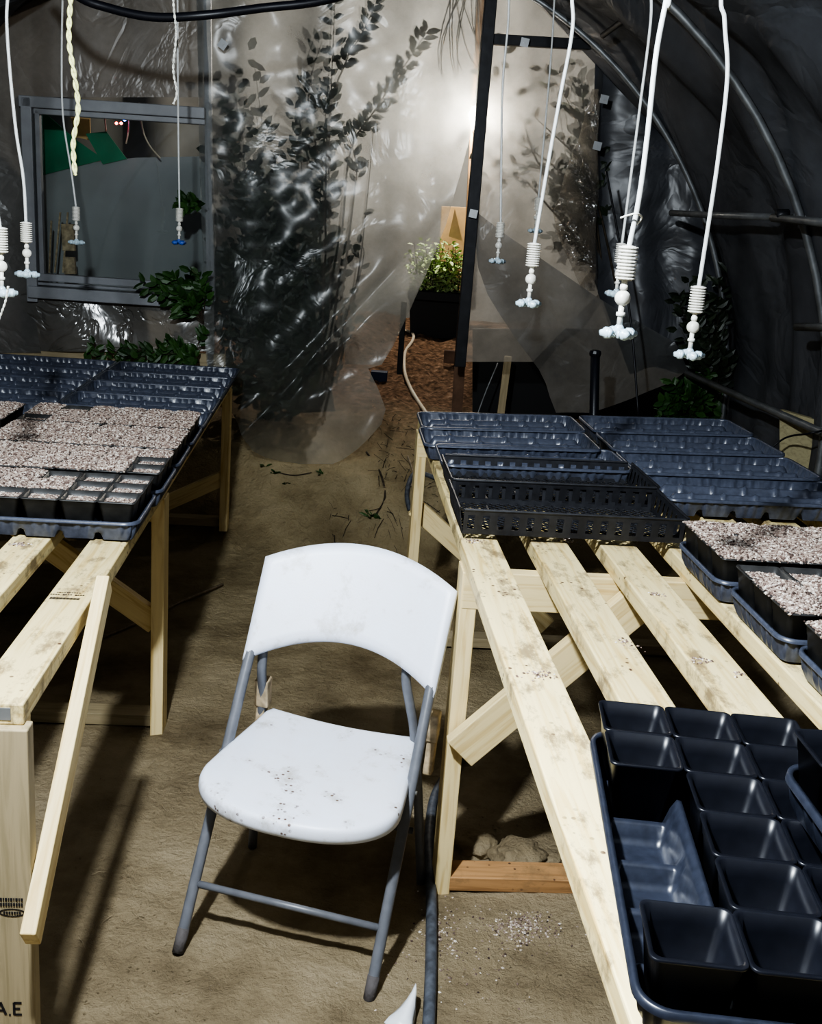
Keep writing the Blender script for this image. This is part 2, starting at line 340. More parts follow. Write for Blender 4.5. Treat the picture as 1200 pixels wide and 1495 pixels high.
# ---------------------------------------------------------------- greenhouse cover, hoops, pipes
def centre(Y): return -.42-(Y-5.35)*.12
def prof(a, off=0):      # a: angle 0 (right foot) .. pi
    return (1.9+off)*math.cos(a)*(1 if a < math.pi/2 else 1.22), .70+(2.03+off)*math.sin(a)
def hoop(name, Y, r, label, a0=0, a1=math.pi, m='galv'):
    pts = []
    c = centre(Y)
    pts.append((c+1.93, Y+0*.0, .25))
    for i in range(41):
        a = a0+(a1-a0)*i/40; x, z = prof(a); pts.append((c+x, Y, z))
    if a1 > 3: pts.append((c-2.33, Y, .25))
    q = MB(); q.tube(pts, r, 10); o = q.build(name, M[m], smooth=True, loc=(c, Y, .25)); tag(o, label, 'pipe', 'arched hoop pipes of the greenhouse'); return o
hoop('hoop_pipe', 4.2, .016, 'grey arched hoop pipe crossing the right side in front of the black cover')
hoop('hoop_pipe', 5.22, .014, 'dark arched hoop pipe at the far end wall beside the plastic panel', a1=math.pi*.45)
hoop('hoop_pipe', 1.2, .016, 'grey arched hoop pipe nearest the camera, overhead')
def cover(name, a0, a1, zb):
    rows = []
    for j in range(121):
        Y = -1+j*6.42/120; row = []
        for i in range(61):
            a = a0+(a1-a0)*i/60; x, z = prof(a, .035)
            w = .035*math.sin(Y*8+2.2*math.sin(a*4))*math.sin(a*2)+.02*abs(noise.noise(V((Y*4, a*1.2, 7))))+.022*noise.noise(V((Y*3.1, a*2.2, 4)))+.014*math.sin(Y*19+a*4+3*noise.noise(V((Y, a*3, 0))))
            k = 1+w/1.9; row.append(V((centre(Y)+x*k, Y, .7+(z-.7)*k)))
        s_ = row[0] if abs(a0) < .1 else None
        if s_ is not None:
            row = [V((s_.x+.03*math.sin(Y*6), Y, zb+.03*math.sin(Y*5))), V((s_.x+.01*math.sin(Y*9), Y, (zb+.7)/2))]+row
        if abs(a1-math.pi) < .1:
            e_ = row[-1]; row = row+[V((e_.x, Y, zb+.2)), V((e_.x, Y, zb))]
        rows.append(row)
    q = MB(); q.grid(rows); return struct(q.build(name, M['cover'], smooth=True))
cover('wall_right', 0, math.pi*.42, .46)
cover('ceiling', math.pi*.42, math.pi*.6, 0)
cover('wall_left', math.pi*.6, math.pi, .4)
def pipe(name, pts, r, m, label, cat='pipe', group=None, n=10, sm=0):
    pts = smooth_pts(pts, sm) if sm else [V(p) for p in pts]
    q = MB(); q.tube(pts, r, n); o = q.build(name, M[m], smooth=True, loc=pts[0]); return tag(o, label, cat, group)
pipe('purlin_pipe', [at(980, 311, 5.2), at(1060, 315, 4.65), at(1190, 318, 4.16)], .014, 'galv', 'upper horizontal pipe running from end wall to the arched hoop')
pipe('purlin_pipe', [at(1128, 318, 4.22), at(1260, 330, 3.7)], .016, 'galv', 'short overlapping horizontal pipe just right of the hoop crossing')
pipe('purlin_pipe', [at(1163, 477, 4.12), at(1290, 480, 3.5)], .016, 'galv', 'open ended pipe stub at right edge halfway down the hoop')
pipe('base_rail_pipe', [at(1003, 545, 5.15), at(1190, 627, 4.18), at(1290, 668, 3.8)], .016, 'galv', 'low sloping grey pipe along foot of the black cover')
q = MB(); q.tube([at(1142-9, 314, 4.18), at(1142+9, 314, 4.18)], .022, 8)
tag(q.build('pipe_clamp', M['dark'], smooth=True, loc=at(1142, 314, 4.18)), 'dark clamp on the right hoop where pipes cross', 'clamp')
pipe('steel_rod', [at(880, 52, 5.0), at(945, 4, 4.6), at(990, -40, 4.2)], .013, 'dark', 'dark brace pipe running up from top bar toward the roof')
# plywood outside the right foot
q = MB(); A, B_, Cc, D = at(1138, 598, 4.45), at(1215, 620, 4.3), at(1215, 760, 4.3), at(1138, 745, 4.45)
q.add([A, B_, Cc, D, A+V((.02, .02, 0)), B_+V((.02, .02, 0)), Cc+V((.02, .02, 0)), D+V((.02, .02, 0))], [(0, 3, 2, 1), (4, 5, 6, 7), (0, 1, 5, 4), (3, 7, 6, 2), (1, 2, 6, 5), (0, 4, 7, 3)])
tag(q.build('plywood_sheet', M['ply'], loc=A), 'pale plywood piece behind the hoop foot at right edge', 'plywood')
pipe('black_string', [at(1205, 628, 4.1), at(1180, 633, 4.1), at(1145, 640, 4.3), at(1110, 668, 4.3)], .004, 'dark', 'thin black cord tied round the hoop foot at right', 'string', sm=5)
# ---------------------------------------------------------------- end wall
def sheet(name, rows_px, m, amp=.02, fr=(3, 8), diag=0, off=0, n=60, sub=4, kind=None, depth=None, parent=None):
    """rows_px: (v, uleft, uright); a hanging sheet on the end wall plane, with folds in depth"""
    rows = []
    full = []
    for k in range(len(rows_px)-1):
        a_, b_ = rows_px[k], rows_px[k+1]; st = max(2, int(abs(b_[0]-a_[0])/sub))
        for i in range(st):
            t_ = i/st; full.append([a_[j]+(b_[j]-a_[j])*t_ for j in range(3)])
    full.append(rows_px[-1])
    for v, ul, ur in full:
        row = []
        for i in range(n+1):
            u = ul+(ur-ul)*i/n; p = wl(u, v, off)
            c = p.x+diag*p.z; t_ = (p.z)
            d = amp*(math.sin(c*fr[1]*2+2.5*noise.noise(V((p.x*1.5, p.z*1.5, 2))))*.35+noise.noise(V((c*fr[0], p.z*.9, 8)))*1.2+.3*noise.noise(V((p.x*9, p.z*9, 1))))
            if depth: d += depth(u, v, p)
            p = p+NW*d; row.append(p)
        rows.append(row)
    q = MB(); q.grid(rows); o = q.build(name, M[m], smooth=True, loc=None)
    if kind: o['kind'] = kind
    return o
sheet('wall_back', [(-160, -60, 296), (142, -60, 296)], 'sheetW', .008, (2, 6), n=60, kind='structure')
sheet('wall_back', [(142, -60, 38), (432, -60, 46), (515, -60, 60)], 'sheetW', .012, (5, 9), n=24, kind='structure')
sheet('wall_back', [(425, 30, 312), (470, 30, 312), (513, 30, 312)], 'sheetL', .03, (4, 7), diag=.8, n=90, sub=2, kind='structure')
# base board under the left plastic
beam('baseboard_back', wl(-60, 530, .03), wl(330, 540, .03), .16, .03, M['olive'], thin=NW)['kind'] = 'structure'
# stud between window and flap
struct(beam('trim_1', wl(301, -150, .03), wl(308, 540, .03), .035, .03, M['frame'], thin=NW))
# window
def wbar(name, a, b_, w, t_, m='frame', parent=None, off=0):
    return beam(name, wl(*a, off), wl(*b_, off), w, t_, M[m], parent, thin=NW, bevel=.004)
win = bpy.data.objects.new('window_1', None); C.objects.link(win); win.location = wl(160, 290); win['kind'] = 'structure'
for n_, a, b_, w, t_, o_ in [('window_frame', (40, 142), (50, 440), .05, .07, 0), ('window_frame', (30, 148), (300, 166), .05, .07, 0), ('window_frame', (44, 425), (310, 443), .055, .09, -.01),
                         ('window_frame', (304, 150), (312, 440), .02, .05, .03), ('sash', (55, 160), (63, 408), .022, .04, .01), ('sash', (50, 162), (300, 178), .028, .04, .01),
                         ('sash', (56, 404), (310, 421), .035, .05, .01), ('window_frame', (46, 413), (310, 430), .014, .03, 0)]:
    wbar(n_, a, b_, w, t_, parent=win, off=o_)
q = MB(); q.add([wl(58, 165, .02), wl(298, 178, .02), wl(305, 418, .02), wl(62, 408, .02)], [(0, 3, 2, 1)]); q.build('pane', M['glass'], win)
# what stands behind the window
def flat(name, pxs, off, m, label, cat, th=.015):
    vs = [wl(u, v, off) for u, v in pxs]; k = len(vs); q = MB(); q.add(vs+[p+NW*th for p in vs], [tuple(range(k-1, -1, -1)), tuple(range(k, 2*k))]+[(i, (i+1) % k, k+(i+1) % k, k+i) for i in range(k)])
    return tag(q.build(name, M[m], loc=vs[0]), label, cat)
flat('grey_panel', [(40, 252), (130, 238), (200, 230), (310, 228), (318, 470), (40, 470)], .45, 'greyboard', 'smooth grey board standing behind the lower window pane', 'board')
flat('green_tarp', [(30, 150), (62, 162), (112, 205), (152, 233), (60, 256), (30, 256)], .437, 'green', 'dark green tarp slanting behind upper left of the window', 'tarp', .01)
flat('green_tarp', [(125, 195), (155, 192), (185, 232), (150, 240)], .437, 'green', 'small pale green tarp fold right of the dark green one', 'tarp', .01)
flat('yellow_board', [(98, 150), (130, 150), (132, 205), (110, 200)], .6, 'card', 'dim tan board behind the green tarp, top of window', 'board')
for i, (a, b_, w) in enumerate([((75, 322), (72, 398), .006), ((88, 310), (80, 398), .006), ((99, 310), (92, 398), .006)]):
    beam('stake', wl(*a, .15), wl(*b_, .14), w*1.3, w*1.3, M['cream'], thin=NW, bevel=0)
    tag(C.objects[-1], ['leftmost thin pale stake leaning behind the window', 'middle thin pale stake leaning behind the window', 'rightmost thin pale stake beside the cream blocks behind window'][i], 'stake')
tag(beam('cream_block', wl(99, 327, .15), wl(101, 366, .15), .06, .03, M['cream'], thin=NW), 'upper pale block standing behind the lower left window pane', 'block')
tag(beam('cream_block', wl(101, 375, .15), wl(103, 400, .15), .055, .03, M['cream'], thin=NW), 'lower pale block behind the window, below its twin', 'block')
for i, pts in enumerate([[(153, 150), (153, 170), (155, 192)], [(186, 150), (188, 185), (184, 210)], [(203, 150), (208, 188), (218, 212), (234, 231)]]):
    pipe('yellow_string', [wl(u, v, .4-.03*i) for u, v in pts], .004, 'beige', ['short straight yellow cord hanging left behind the window', 'yellow cord hanging by the red lights behind the window', 'long curved yellow cord behind the window, right of the lights'][i], 'cord', sm=4, n=6)
for i, (u, v, m_, l_) in enumerate([(170, 180, 'red', 'small red indicator light on the left behind window'), (177, 180, 'red', 'small red indicator light right of its twin behind window'), (182, 175, 'bluel', 'tiny blue indicator light above the red ones')]):
    q = MB(); q.lathe([(.001, -.007), (.006, -.004), (.008, 0), (.006, .004), (.001, .007)], wl(u, v, .33), 10); tag(q.build('indicator_light', M[m_], smooth=True, loc=wl(u, v, .33)), l_, 'light')
# big flap
def dflap(u, v, p):
    # diagonal gathers falling from the upper right towards the lower left
    s_ = (u-300)*.55+(v-300)*.84
    k = sstep(200, 620, v)
    a = .035*k*math.sin(s_/19+2.2*noise.noise(V((u/160, v/160, 0))))*sstep(380, 520, u+v*.12)
    cr = -.05*math.exp(-((u-(665-(v-300)*.95))/16)**2)*sstep(260, 420, v)
    return a+cr-.17*k*k
flap = sheet('plastic_flap', [(-160, 284, 735), (0, 287, 720), (100, 289, 706), (180, 290, 692), (250, 291, 673), (330, 294, 650), (400, 298, 622), (450, 300, 598), (500, 304, 572), (525, 307, 556), (531, 311, 537), (560, 325, 551), (590, 342, 562), (610, 354, 556), (630, 364, 538), (645, 374, 522), (656, 392, 508), (663, 412, 498), (669, 440, 486)],
             'sheet', .03, (2.2, 5), diag=.5, n=110, depth=dflap)
tag(flap, 'large translucent plastic sheet pulled aside in the end wall doorway', 'plastic sheet')
# second loose layer of the flap
fl2 = sheet('plastic_flap', [(400, 560, 620), (450, 500, 597), (490, 500, 575), (526, 505, 556)], 'sheet', .02, (3, 6), diag=.4, n=40, off=-.08, depth=dflap)
tag(fl2, 'small overlapping corner of plastic at flap\'s right edge above the opening', 'plastic sheet')
# post + top bar of the door frame
tag(beam('door_post', wl(731, -170, -.03), wl(671, 535, -.03), .055, .045, M['dark'], thin=NW), 'black square steel post right of the doorway gap', 'post')
tag(beam('door_top_bar', wl(706, 57, -.02), wl(888, 67, -.02), .045, .04, M['dark'], thin=NW), 'black horizontal bar from the post toward the right hoop', 'bar')
panel = sheet('plastic_curtain', [(-160, 725, 1010), (20, 716, 960), (60, 712, 885), (200, 700, 872), (330, 688, 870), (430, 678, 872), (528, 668, 778)], 'sheetR', .018, (2, 5), diag=-.4, n=60, off=.02)
tag(panel, 'translucent plastic panel filling the end wall right of the black post', 'plastic sheet')
pan2 = sheet('plastic_curtain', [(310, 691, 697), (345, 694, 742), (390, 698, 808), (430, 712, 866), (460, 730, 915), (500, 757, 985), (540, 787, 1004), (560, 797, 975), (580, 803, 925), (603, 812, 860)], 'sheetD', .03, (3, 6), diag=.6, n=60, off=-.05)
tag(pan2, 'darker triangular plastic sheet hanging below the right panel', 'plastic sheet')
pan3 = sheet('plastic_curtain', [(-160, 870, 1150), (30, 868, 1060), (150, 866, 1060), (280, 864, 1080), (400, 862, 1090), (520, 905, 1090)], 'cover', .05, (5, 11), diag=.2, n=70, off=.04)
tag(pan3, 'black plastic sheet gathered between the panel and right hoop', 'plastic sheet')
crk = sheet('crinkled_strip', [(130, 864, 874), (190, 848, 874), (250, 826, 874), (310, 808, 872), (345, 815, 870), (425, 850, 868)], 'crink', .03, (14, 20), diag=.6, n=24, sub=3, off=-.04)
tag(crk, 'shiny crinkled plastic edge strip right of the branch shadows', 'plastic sheet')
for i, (u, v, l_) in enumerate([(325, 65, 'square steel washer plate on upper left of plastic flap'), (691, 312, 'square steel washer plate on black post'), (766, 62, 'square steel washer plate on the black top bar'), (882, 145, 'square washer plate near the crinkled edge, upper one'), (872, 213, 'square washer plate near the crinkled edge, lower one')]):
    c = wl(u, v, -.085); q = MB(); q.box((0, 0, 0), (.038, .004, .038), Matrix.Rotation(.6 if i == 0 else .15, 3, 'Y')); q.lathe([(.006, -.002), (.006, .002)], (0, -.003, 0), 8, Matrix.Rotation(math.pi/2, 3, 'X'))
    o = q.build('washer_plate', M['plate_m']); o.location = c; tag(o, l_, 'plate', 'washer plates on the end wall')
# ---------------------------------------------------------------- beyond the doorway
struct(beam('trim_2', at(706, -60, 5.62), at(682, 400, 5.62), .045, .04, M['plate'], thin=(0, 1, 0)))
q = MB(); q.grid([[V((x, 9.2+.08*math.sin(x*9), z)) for x in [-4+i*.1 for i in range(90)]] for z in (.4, 1.6, 3.6)]); struct(q.build('wall_far', M['far'], smooth=True))
tube_c = at(637, 430, 7.9)
tub = thing('black_tub', 'large black tub on brown earth beyond the doorway', 'tub', (tube_c.x, 7.9, gz(tube_c.x, 7.9)))
q = MB(); zb, zt = gz(tube_c.x, 7.9)-.0, at(637, 424, 7.9).z; w0, w1 = .165, .195
def sq(w, z, d=.75): return [V((tube_c.x+a*w, 7.9+b*w*d, z)) for a, b in ((-1, -1), (1, -1), (1, 1), (-1, 1))]
loops = [sq(w0, zb), sq(w1*.98, zt-.07), sq(w1*1.04, zt-.065), sq(w1*1.06, zt-.01), sq(w1*1.03, zt), sq(w1*.97, zt), sq(w0*.98, zt-.1)]
q.add([p for l in loops for p in l], [(i*4+k, i*4+(k+1) % 4, i*4+4+(k+1) % 4, i*4+4+k) for i in range(6) for k in range(4)]+[(3, 2, 1, 0), (24, 25, 26, 27)]); q.build('tub_body', M['tub'], tub, bevel=.006)
pl = thing('potted_plants', 'bright green leafy seedlings growing in the far black tub', 'plant', (tube_c.x, 7.9, zt-.09))
q = MB(); s_ = MB()
for i in range(34):
    a = V((tube_c.x+random.uniform(-.16, .16), 7.9+random.uniform(-.12, .12), zt-.1)); t_ = a+V((random.uniform(-.08, .08), random.uniform(-.1, .1), random.uniform(.28, .46)))
    s_.tube([a, (a+t_)/2+V((0, 0, .03)), t_], [.004, .003, .0015], 5)
    for k in range(34):
        p = a.lerp(t_, random.uniform(.25, 1))+V((random.uniform(-.06, .06), random.uniform(-.06, .06), 0)); q.leaf(p, (random.uniform(-1, 1), random.uniform(-1, 1), random.uniform(-.3, .6)), (random.uniform(-.4, .4), random.uniform(-.4, .4), 1), random.uniform(.03, .06), .028)
q.build('foliage', M['leafy'], pl); s_.build('stems', M['stem'], pl)
tag(beam('cardboard_box', V((at(668, 350, 8.3).x, 8.3, .73)), at(666, 302, 8.3), .22, .12, M['card'], thin=(0, 1, 0)), 'tan carton behind the bright green seedlings', 'box')
flat('tan_wedge', [(655, 345), (664, 305), (675, 352)], 2.6, 'card', 'small triangular tan board left of the carton', 'board')
tag(beam('black_stake', at(590, 440, 5.9), at(583, 546, 5.9), .03, .03, M['dark'], thin=(0, 1, 0)), 'short black upright stake beside the flap\'s lower right edge', 'stake')
tag(beam('wood_block', at(648, 520, 6.9), at(672, 522, 6.9), .05, .08, M['bark'], thin=(0, 0, 1)), 'small dark wood block on brown earth beyond the doorway', 'block')
def onground(u, v, lift=0):
    y = 1.0; d = ray(u, v)
    t_ = .5
    while t_ < 14:
        p = V((0, 0, H))+d*t_
        if p.z <= gz(p.x, p.y)+lift: return p
        t_ += .004
    return p
cr_ = onground(552, 560); tag(beam('blue_crate', cr_+V((-.05, .08, .03)), cr_+V((.05, .08, .03)), .08, .07, M['bluebin'], thin=(0, 0, 1)), 'small blue crate half hidden behind flap\'s lower corner', 'crate')
pipe('garden_hose', [onground(*p, .012) for p in [(582, 487), (592, 483), (603, 488), (602, 498), (592, 513), (590, 530), (592, 548), (600, 568), (612, 588), (622, 603), (630, 620)]], .011, 'beige', 'beige hose snaking over brown earth beyond the doorway', 'hose', sm=5)
tag(beam('brown_post', at(672, 520, 5.6), at(666, 615, 5.6), .055, .055, M['bark'], thin=(0, 1, 0)), 'rough brown wooden post under the plastic panel', 'post')
tag(beam('pale_stake', at(742, 520, 5.75), at(730, 612, 5.75), .04, .03, M['olive'], thin=(0, 1, 0)), 'tan timber stake in the dark gap below the panel', 'stake')
flat('shade_sheet', [(690, 480), (1060, 480), (1060, 640), (690, 640)], .62, 'tub', 'added black sheet standing in for shade below the right plastic panel', 'tarp')  # added dark sheet, stands in for shade over the earth beyond
pipe('bent_wire', [at(727, 530, 5.7), at(710, 570, 5.65), at(697, 605, 5.6)], .004, 'galv', 'thin grey rod leaning in the dark gap below the panel', 'rod', sm=4)
pipe('black_standpipe', [at(869, 512, 4.75), at(867, 610, 4.75), at(866, 640, 4.7)], .021, 'poly', 'thick black standpipe with capped top behind right bench', 'pipe')
q = MB(); q.lathe([(.024, -.012), (.027, 0), (.024, .012), (.012, .016)], at(869, 516, 4.75), 12); q.build('pipe_cap', M['poly'], C.objects[-2] if False else bpy.data.objects['black_standpipe'])
pipe('drip_line', [at(885, 250, 5.0), at(905, 360, 5.0), at(922, 480, 4.9), at(932, 610, 4.8)], .005, 'dark', 'thin dark line hanging down behind the right bench trays', 'tube', sm=5)
# ---------------------------------------------------------------- plants
def spray(q, s_, pts, r0, nleaf, ls, jit=.01, t0=.15):
    pts = smooth_pts(pts, 5); n = len(pts)
    s_.tube(pts, [r0*(1-.8*i/(n-1)) for i in range(n)], 5)
    for k in range(nleaf):
        t_ = t0+(1-t0)*k/max(1, nleaf-1); f = t_*(n-1); i = min(int(f), n-2); p = pts[i].lerp(pts[i+1], f-i); d = (pts[i+1]-pts[i]).normalized()
        side = V((d.z, random.uniform(-.35, .35), -d.x))*(1 if k % 2 else -1)
        q.leaf(p+V((random.uniform(-jit, jit), 0, random.uniform(-jit, jit))), d*random.uniform(.3, 1)+side*random.uniform(.5, 1), (random.uniform(-.5, .5), -1, random.uniform(-.5, .5)), ls*random.uniform(.7, 1.2), ls*random.uniform(.45, .65))
q, s_ = MB(), MB()
OF = .05
for pts, nl, of in [([(478, 580), (482, 420), (480, 250), (484, 120), (490, -20)], 34, OF), ([(480, 560), (500, 330), (512, 220), (548, 160), (585, 105), (624, 46)], 44, OF), ([(470, 560), (478, 200), (505, 90), (525, 55), (548, 8)], 26, OF),
                    ([(485, 540), (515, 300), (520, 240), (505, 190)], 14, OF), ([(490, 560), (520, 420), (535, 300), (545, 190)], 4, OF), ([(480, 560), (500, 500), (530, 380), (526, 358)], 4, OF),
                    ([(480, 570), (495, 505), (512, 470), (520, 462)], 8, OF), ([(475, 575), (440, 400), (430, 250), (455, 120)], 30, .1), ([(470, 560), (475, 300), (450, 150), (470, 60)], 16, .12)]:
    spray(q, s_, [wl(u, v, of) for u, v in pts], .007, nl, .064, t0=.45)
for i in range(150):
    tu = random.gauss(385, 62); tv = random.gauss(350, 120)
    if tu > 520 or tu < 300 or tv > 590: continue
    o_ = random.uniform(.05, .38)
    spray(q, s_, [wl(470+random.uniform(-20, 20), 600, .25), wl(450*.5+tu*.5, 600*.5+tv*.5+20, o_*.8+.05), wl(tu, tv, o_)], .0045, 26, .072, jit=.05, t0=.35)
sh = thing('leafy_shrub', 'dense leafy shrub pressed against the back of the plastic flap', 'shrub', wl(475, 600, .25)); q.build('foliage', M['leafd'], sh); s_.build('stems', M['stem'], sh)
q, s_ = MB(), MB()
for pts in [[(900, 420), (860, 260), (790, 180), (700, 100)], [(880, 430), (840, 280), (760, 210), (690, 190)], [(880, 400), (830, 270), (760, 240), (700, 225)], [(870, 420), (840, 330), (790, 250), (745, 120), (735, 60)], [(880, 400), (860, 250), (830, 150), (790, 100)],
            [(870, 380), (800, 300), (760, 260), (700, 262)], [(880, 420), (850, 200), (845, 120)], [(870, 300), (820, 280), (780, 230), (760, 170)]]:
    spray(q, s_, [wl(u, v, .07) for u, v in pts], .0065, 9, .06, t0=.2)
for i in range(26):
    u, v = random.gauss(845, 20), random.gauss(230, 55)
    spray(q, s_, [wl(880, 420, .15), wl((880+u)/2, 330, .1), wl(u, v,   .07+random.random()*.08)], .005, 12, .068, t0=.6, jit=.04)
for i in range(12):
    u = random.uniform(700, 780); spray(q, s_, [wl(650+random.uniform(0, 60), -60, .1), wl(640+random.uniform(0, 80), 60+random.uniform(0, 60), .09), wl(u, random.uniform(120, 260), .06)], .0035, 0, .03)
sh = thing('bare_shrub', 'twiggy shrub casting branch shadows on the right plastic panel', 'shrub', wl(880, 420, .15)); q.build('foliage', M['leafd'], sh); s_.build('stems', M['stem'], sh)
def bunch(name, label, px, off, n, spread, m, ls=.05, base=None):
    q, s_ = MB(), MB(); bu, bv = base or px[0]
    for i in range(n):
        u, v = random.choice(px); u += random.gauss(0, spread); v += random.gauss(0, spread)
        spray(q, s_, [wl(bu, bv, off), wl((bu+u)/2+random.uniform(-8, 8), (bv+v)/2-6, off-.02), wl(u, v, off-random.random()*.08)], .0025, 9, ls, t0=.35, jit=.012)
    t_ = thing(name, label, 'plant', wl(bu, bv, off)); q.build('foliage', M[m], t_); s_.build('stems', M['stem'], t_); return t_
bunch('vine_sprig', 'green leafy sprig in front of window beside the blue-tipped fogger', [(262, 300), (280, 298)], -.05, 6, 7, 'leafg', .055, (292, 305))
bunch('vine_sprig', 'green leafy vine growing over the lower right window corner', [(215, 425), (250, 415), (270, 430), (275, 450), (235, 440), (285, 410)], -.06, 26, 12, 'leafg', .06, (296, 470))
bunch('vine_sprig', 'low green leaves poking out behind the left bench trays', [(225, 515), (250, 505), (270, 520), (285, 500), (180, 520), (130, 515)], -.06, 18, 8, 'leafg', .055, (290, 530))
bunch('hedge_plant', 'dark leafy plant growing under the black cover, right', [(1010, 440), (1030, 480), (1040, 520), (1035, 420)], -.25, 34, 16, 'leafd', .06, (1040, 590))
bunch('hedge_plant', 'lit green leafy plant behind far corner of right bench', [(1000, 575), (1030, 590), (980, 590), (1020, 565)], -.22, 34, 12, 'leafg', .06, (1010, 620))
bunch('bank_weed', 'small weed with three sprigs on the earth bank', [(395, 690), (415, 700), (385, 680)], -.3, 5, 5, 'leafg', .035, (400, 700)) if False else None
def weed(name, label, spots, n, ls):
    q = MB()
    for u, v in spots:
        p = onground(u, v)
        for i in range(n):
            a = random.uniform(0, 6.28); q.leaf(p+V((random.uniform(-.01, .01), random.uniform(-.01, .01), .003)), (math.cos(a), math.sin(a), random.uniform(.1, .9)), (0, -.4, 1), ls*random.uniform(.6, 1.2), ls*.45)
    tag(q.build(name, M['leafg'], loc=onground(*spots[0])), label, 'weed')
weed('bank_weed', 'small green weed sprigs on the earth bank below the flap', [(385, 682), (400, 692), (420, 708), (470, 693)], 6, .035)
weed('grass_tuft', 'small tuft of grass at foot of the bank', [(540, 755), (552, 758)], 12, .045)
# ---------------------------------------------------------------- benches
YAW = .0812
class Fr:
    def __init__(s, o, a, T, tw=0): s.o, s.a, s.T, s.tw = o, a, T, tw
    def __call__(s, x, y, z=0, top=True):
        c, n = math.cos(s.a), math.sin(s.a)
        dz = s.tw*x*min(1, max(0, (y+1.4)/1.4)) if top else 0
        return V((s.o[0]+c*x-n*y, s.o[1]+n*x+c*y, z+dz+(s.T if top else 0)))
RF = Fr((-.0144, 3.8016), .0811, .8667, .036); LF = Fr((-.745, 4.5007), .0814, .786)
def bench(fr, label, name, y0, y1, frames, sgn, slat0):
    base = fr(0, (y0+y1)/2, 0, False); t_ = thing(name, label, 'bench', (base.x, base.y, 0))
    ux = (fr(1, 0, 0, False)-fr(0, 0, 0, False)).normalized(); uy = V((-ux.y, ux.x, 0))
    for i in range(7):
        x = slat0+sgn*(.168 if sgn > 0 else .18)*i
        ym = -1.4 if fr.tw else None
        if fr.tw:
            b = MB(); rows = []
            yy = [y0, -1.4, -.7, y1]
            for y in yy:
                a, c = x-.0445, x+.0445
                rows.append([fr(a, y, -.038), fr(c, y, -.038), fr(c, y, 0), fr(a, y, 0), fr(a, y, -.038)])
            # local frame so that the grain runs along the board
            ctr = fr(x, (y0+y1)/2, -.019); R = Matrix((uy, -ux, V((0, 0, 1)))).transposed()
            b = MB(); b.grid([[R.inverted() @ (p-ctr) for p in r] for r in rows]); n_ = len(rows)
            b.f += [(0, 1, 2, 3), ((n_-1)*5+3, (n_-1)*5+2, (n_-1)*5+1, (n_-1)*5)]
            me = bpy.data.meshes.new('slat'); me.from_pydata(b.v, [], b.f); me.update(); me.materials.append(M['slat'])
            bmm = bmesh.new(); bmm.from_mesh(me); bmesh.ops.remove_doubles(bmm, verts=bmm.verts, dist=1e-5); bmesh.ops.recalc_face_normals(bmm, faces=bmm.faces); bmm.to_mesh(me); bmm.free()
            o = bpy.data.objects.new('slat', me); C.objects.link(o); o.matrix_basis = Matrix.Translation(ctr) @ R.to_4x4(); setp(o, t_)
            q_ = o.modifiers.new('b', 'BEVEL'); q_.width = .003; q_.segments = 2; q_.limit_method = 'ANGLE'
        else:
            beam('slat', fr(x, y0, -.019), fr(x, y1, -.019), .089, .038, M['slat'], t_, bevel=.003)
    return t_, ux, uy
W_ = 1.10
# right bench
rb, ux, uy = bench(RF, 'right slatted lumber bench holding trays and empty pots', 'slatted_bench', -3.45, .06, None, 1, .0645)
for fy in (.0, -1.52, -3.1):
    beam('cross_beam', RF(.02, fy, -.038-.0445), RF(1.12, fy, -.038-.0445), .089, .038, M['wood'], rb, thin=uy)
    for sx in (.035, 1.10):
        g0 = RF(sx, fy, 0, False); yy = fy+.045 if fy > -3 else fy-.045
        beam('leg', RF(sx, yy-.02, gz(*RF(sx, yy, 0, False)[:2])-.01, False), RF(sx, yy-.02, -.04), .038, .085, M['wood'], rb, thin=uy)
    beam('floor_plate', RF(.05, fy+.02, gz(*RF(.5, fy, 0, False)[:2])+.022, False), RF(1.09, fy+.02, gz(*RF(.5, fy, 0, False)[:2])+.022, False), .038, .075, M['plate' if fy < -1 else 'olive'], rb, thin=uy)
beam('brace', RF(.04, -1.565, -.47), RF(.44, -1.565, -.055), .085, .034, M['wood'], rb, thin=uy)
beam('brace', RF(.03, .04, -.33), RF(.58, .04, -.80), .07, .034, M['wood'], rb, thin=uy)
# left bench
lb, ux2, uy2 = bench(LF, 'left slatted lumber bench holding soil-filled pots and trays', 'slatted_bench', -2.94, .46, None, -1, -.1395)
for fy in (.42, -1.46, -2.90):
    beam('cross_beam', LF(-.10, fy, -.038-.0445), LF(-1.26, fy, -.038-.0445), .089, .038, M['wood'], lb, thin=uy2)
    for sx in (-.110, -1.24):
        p = LF(sx, fy-.02, 0, False); post = fy < -2 and sx > -.5
        if post:
            beam('corner_post', LF(-.1295, -2.939, -.005, False), LF(-.1295, -2.939, -.038), .089, .036, M['olive'], lb, thin=uy2)
        else:
            beam('leg', LF(sx, fy-.035, gz(p.x, p.y)-.01, False), LF(sx, fy-.035, -.04), .038, .085, M['wood'], lb, thin=uy2)
    if fy > -2: beam('floor_plate', LF(-.12, fy, gz(*LF(-.5, fy, 0, False)[:2])+.025, False), LF(-1.22, fy, gz(*LF(-.5, fy, 0, False)[:2])+.025, False), .038, .07, M['olive'], lb, thin=uy2)
beam('brace', LF(-.12, -1.49, -.44), LF(-.66, -1.49, -.05), .07, .034, M['wood'], lb, thin=uy2)
beam('brace', LF(-.12, .38, -.46), LF(-.66, .38, -.74), .07, .034, M['wood'], lb, thin=uy2)
bn = LF(-.071, -2.5, 0, False)
b0, b1 = onp(150, 862, bn, ux2), onp(44, 1372, bn, ux2); beam('brace', b0+(b0-b1).normalized()*.02, b1, .052, .026, M['wood'], lb, thin=ux2)
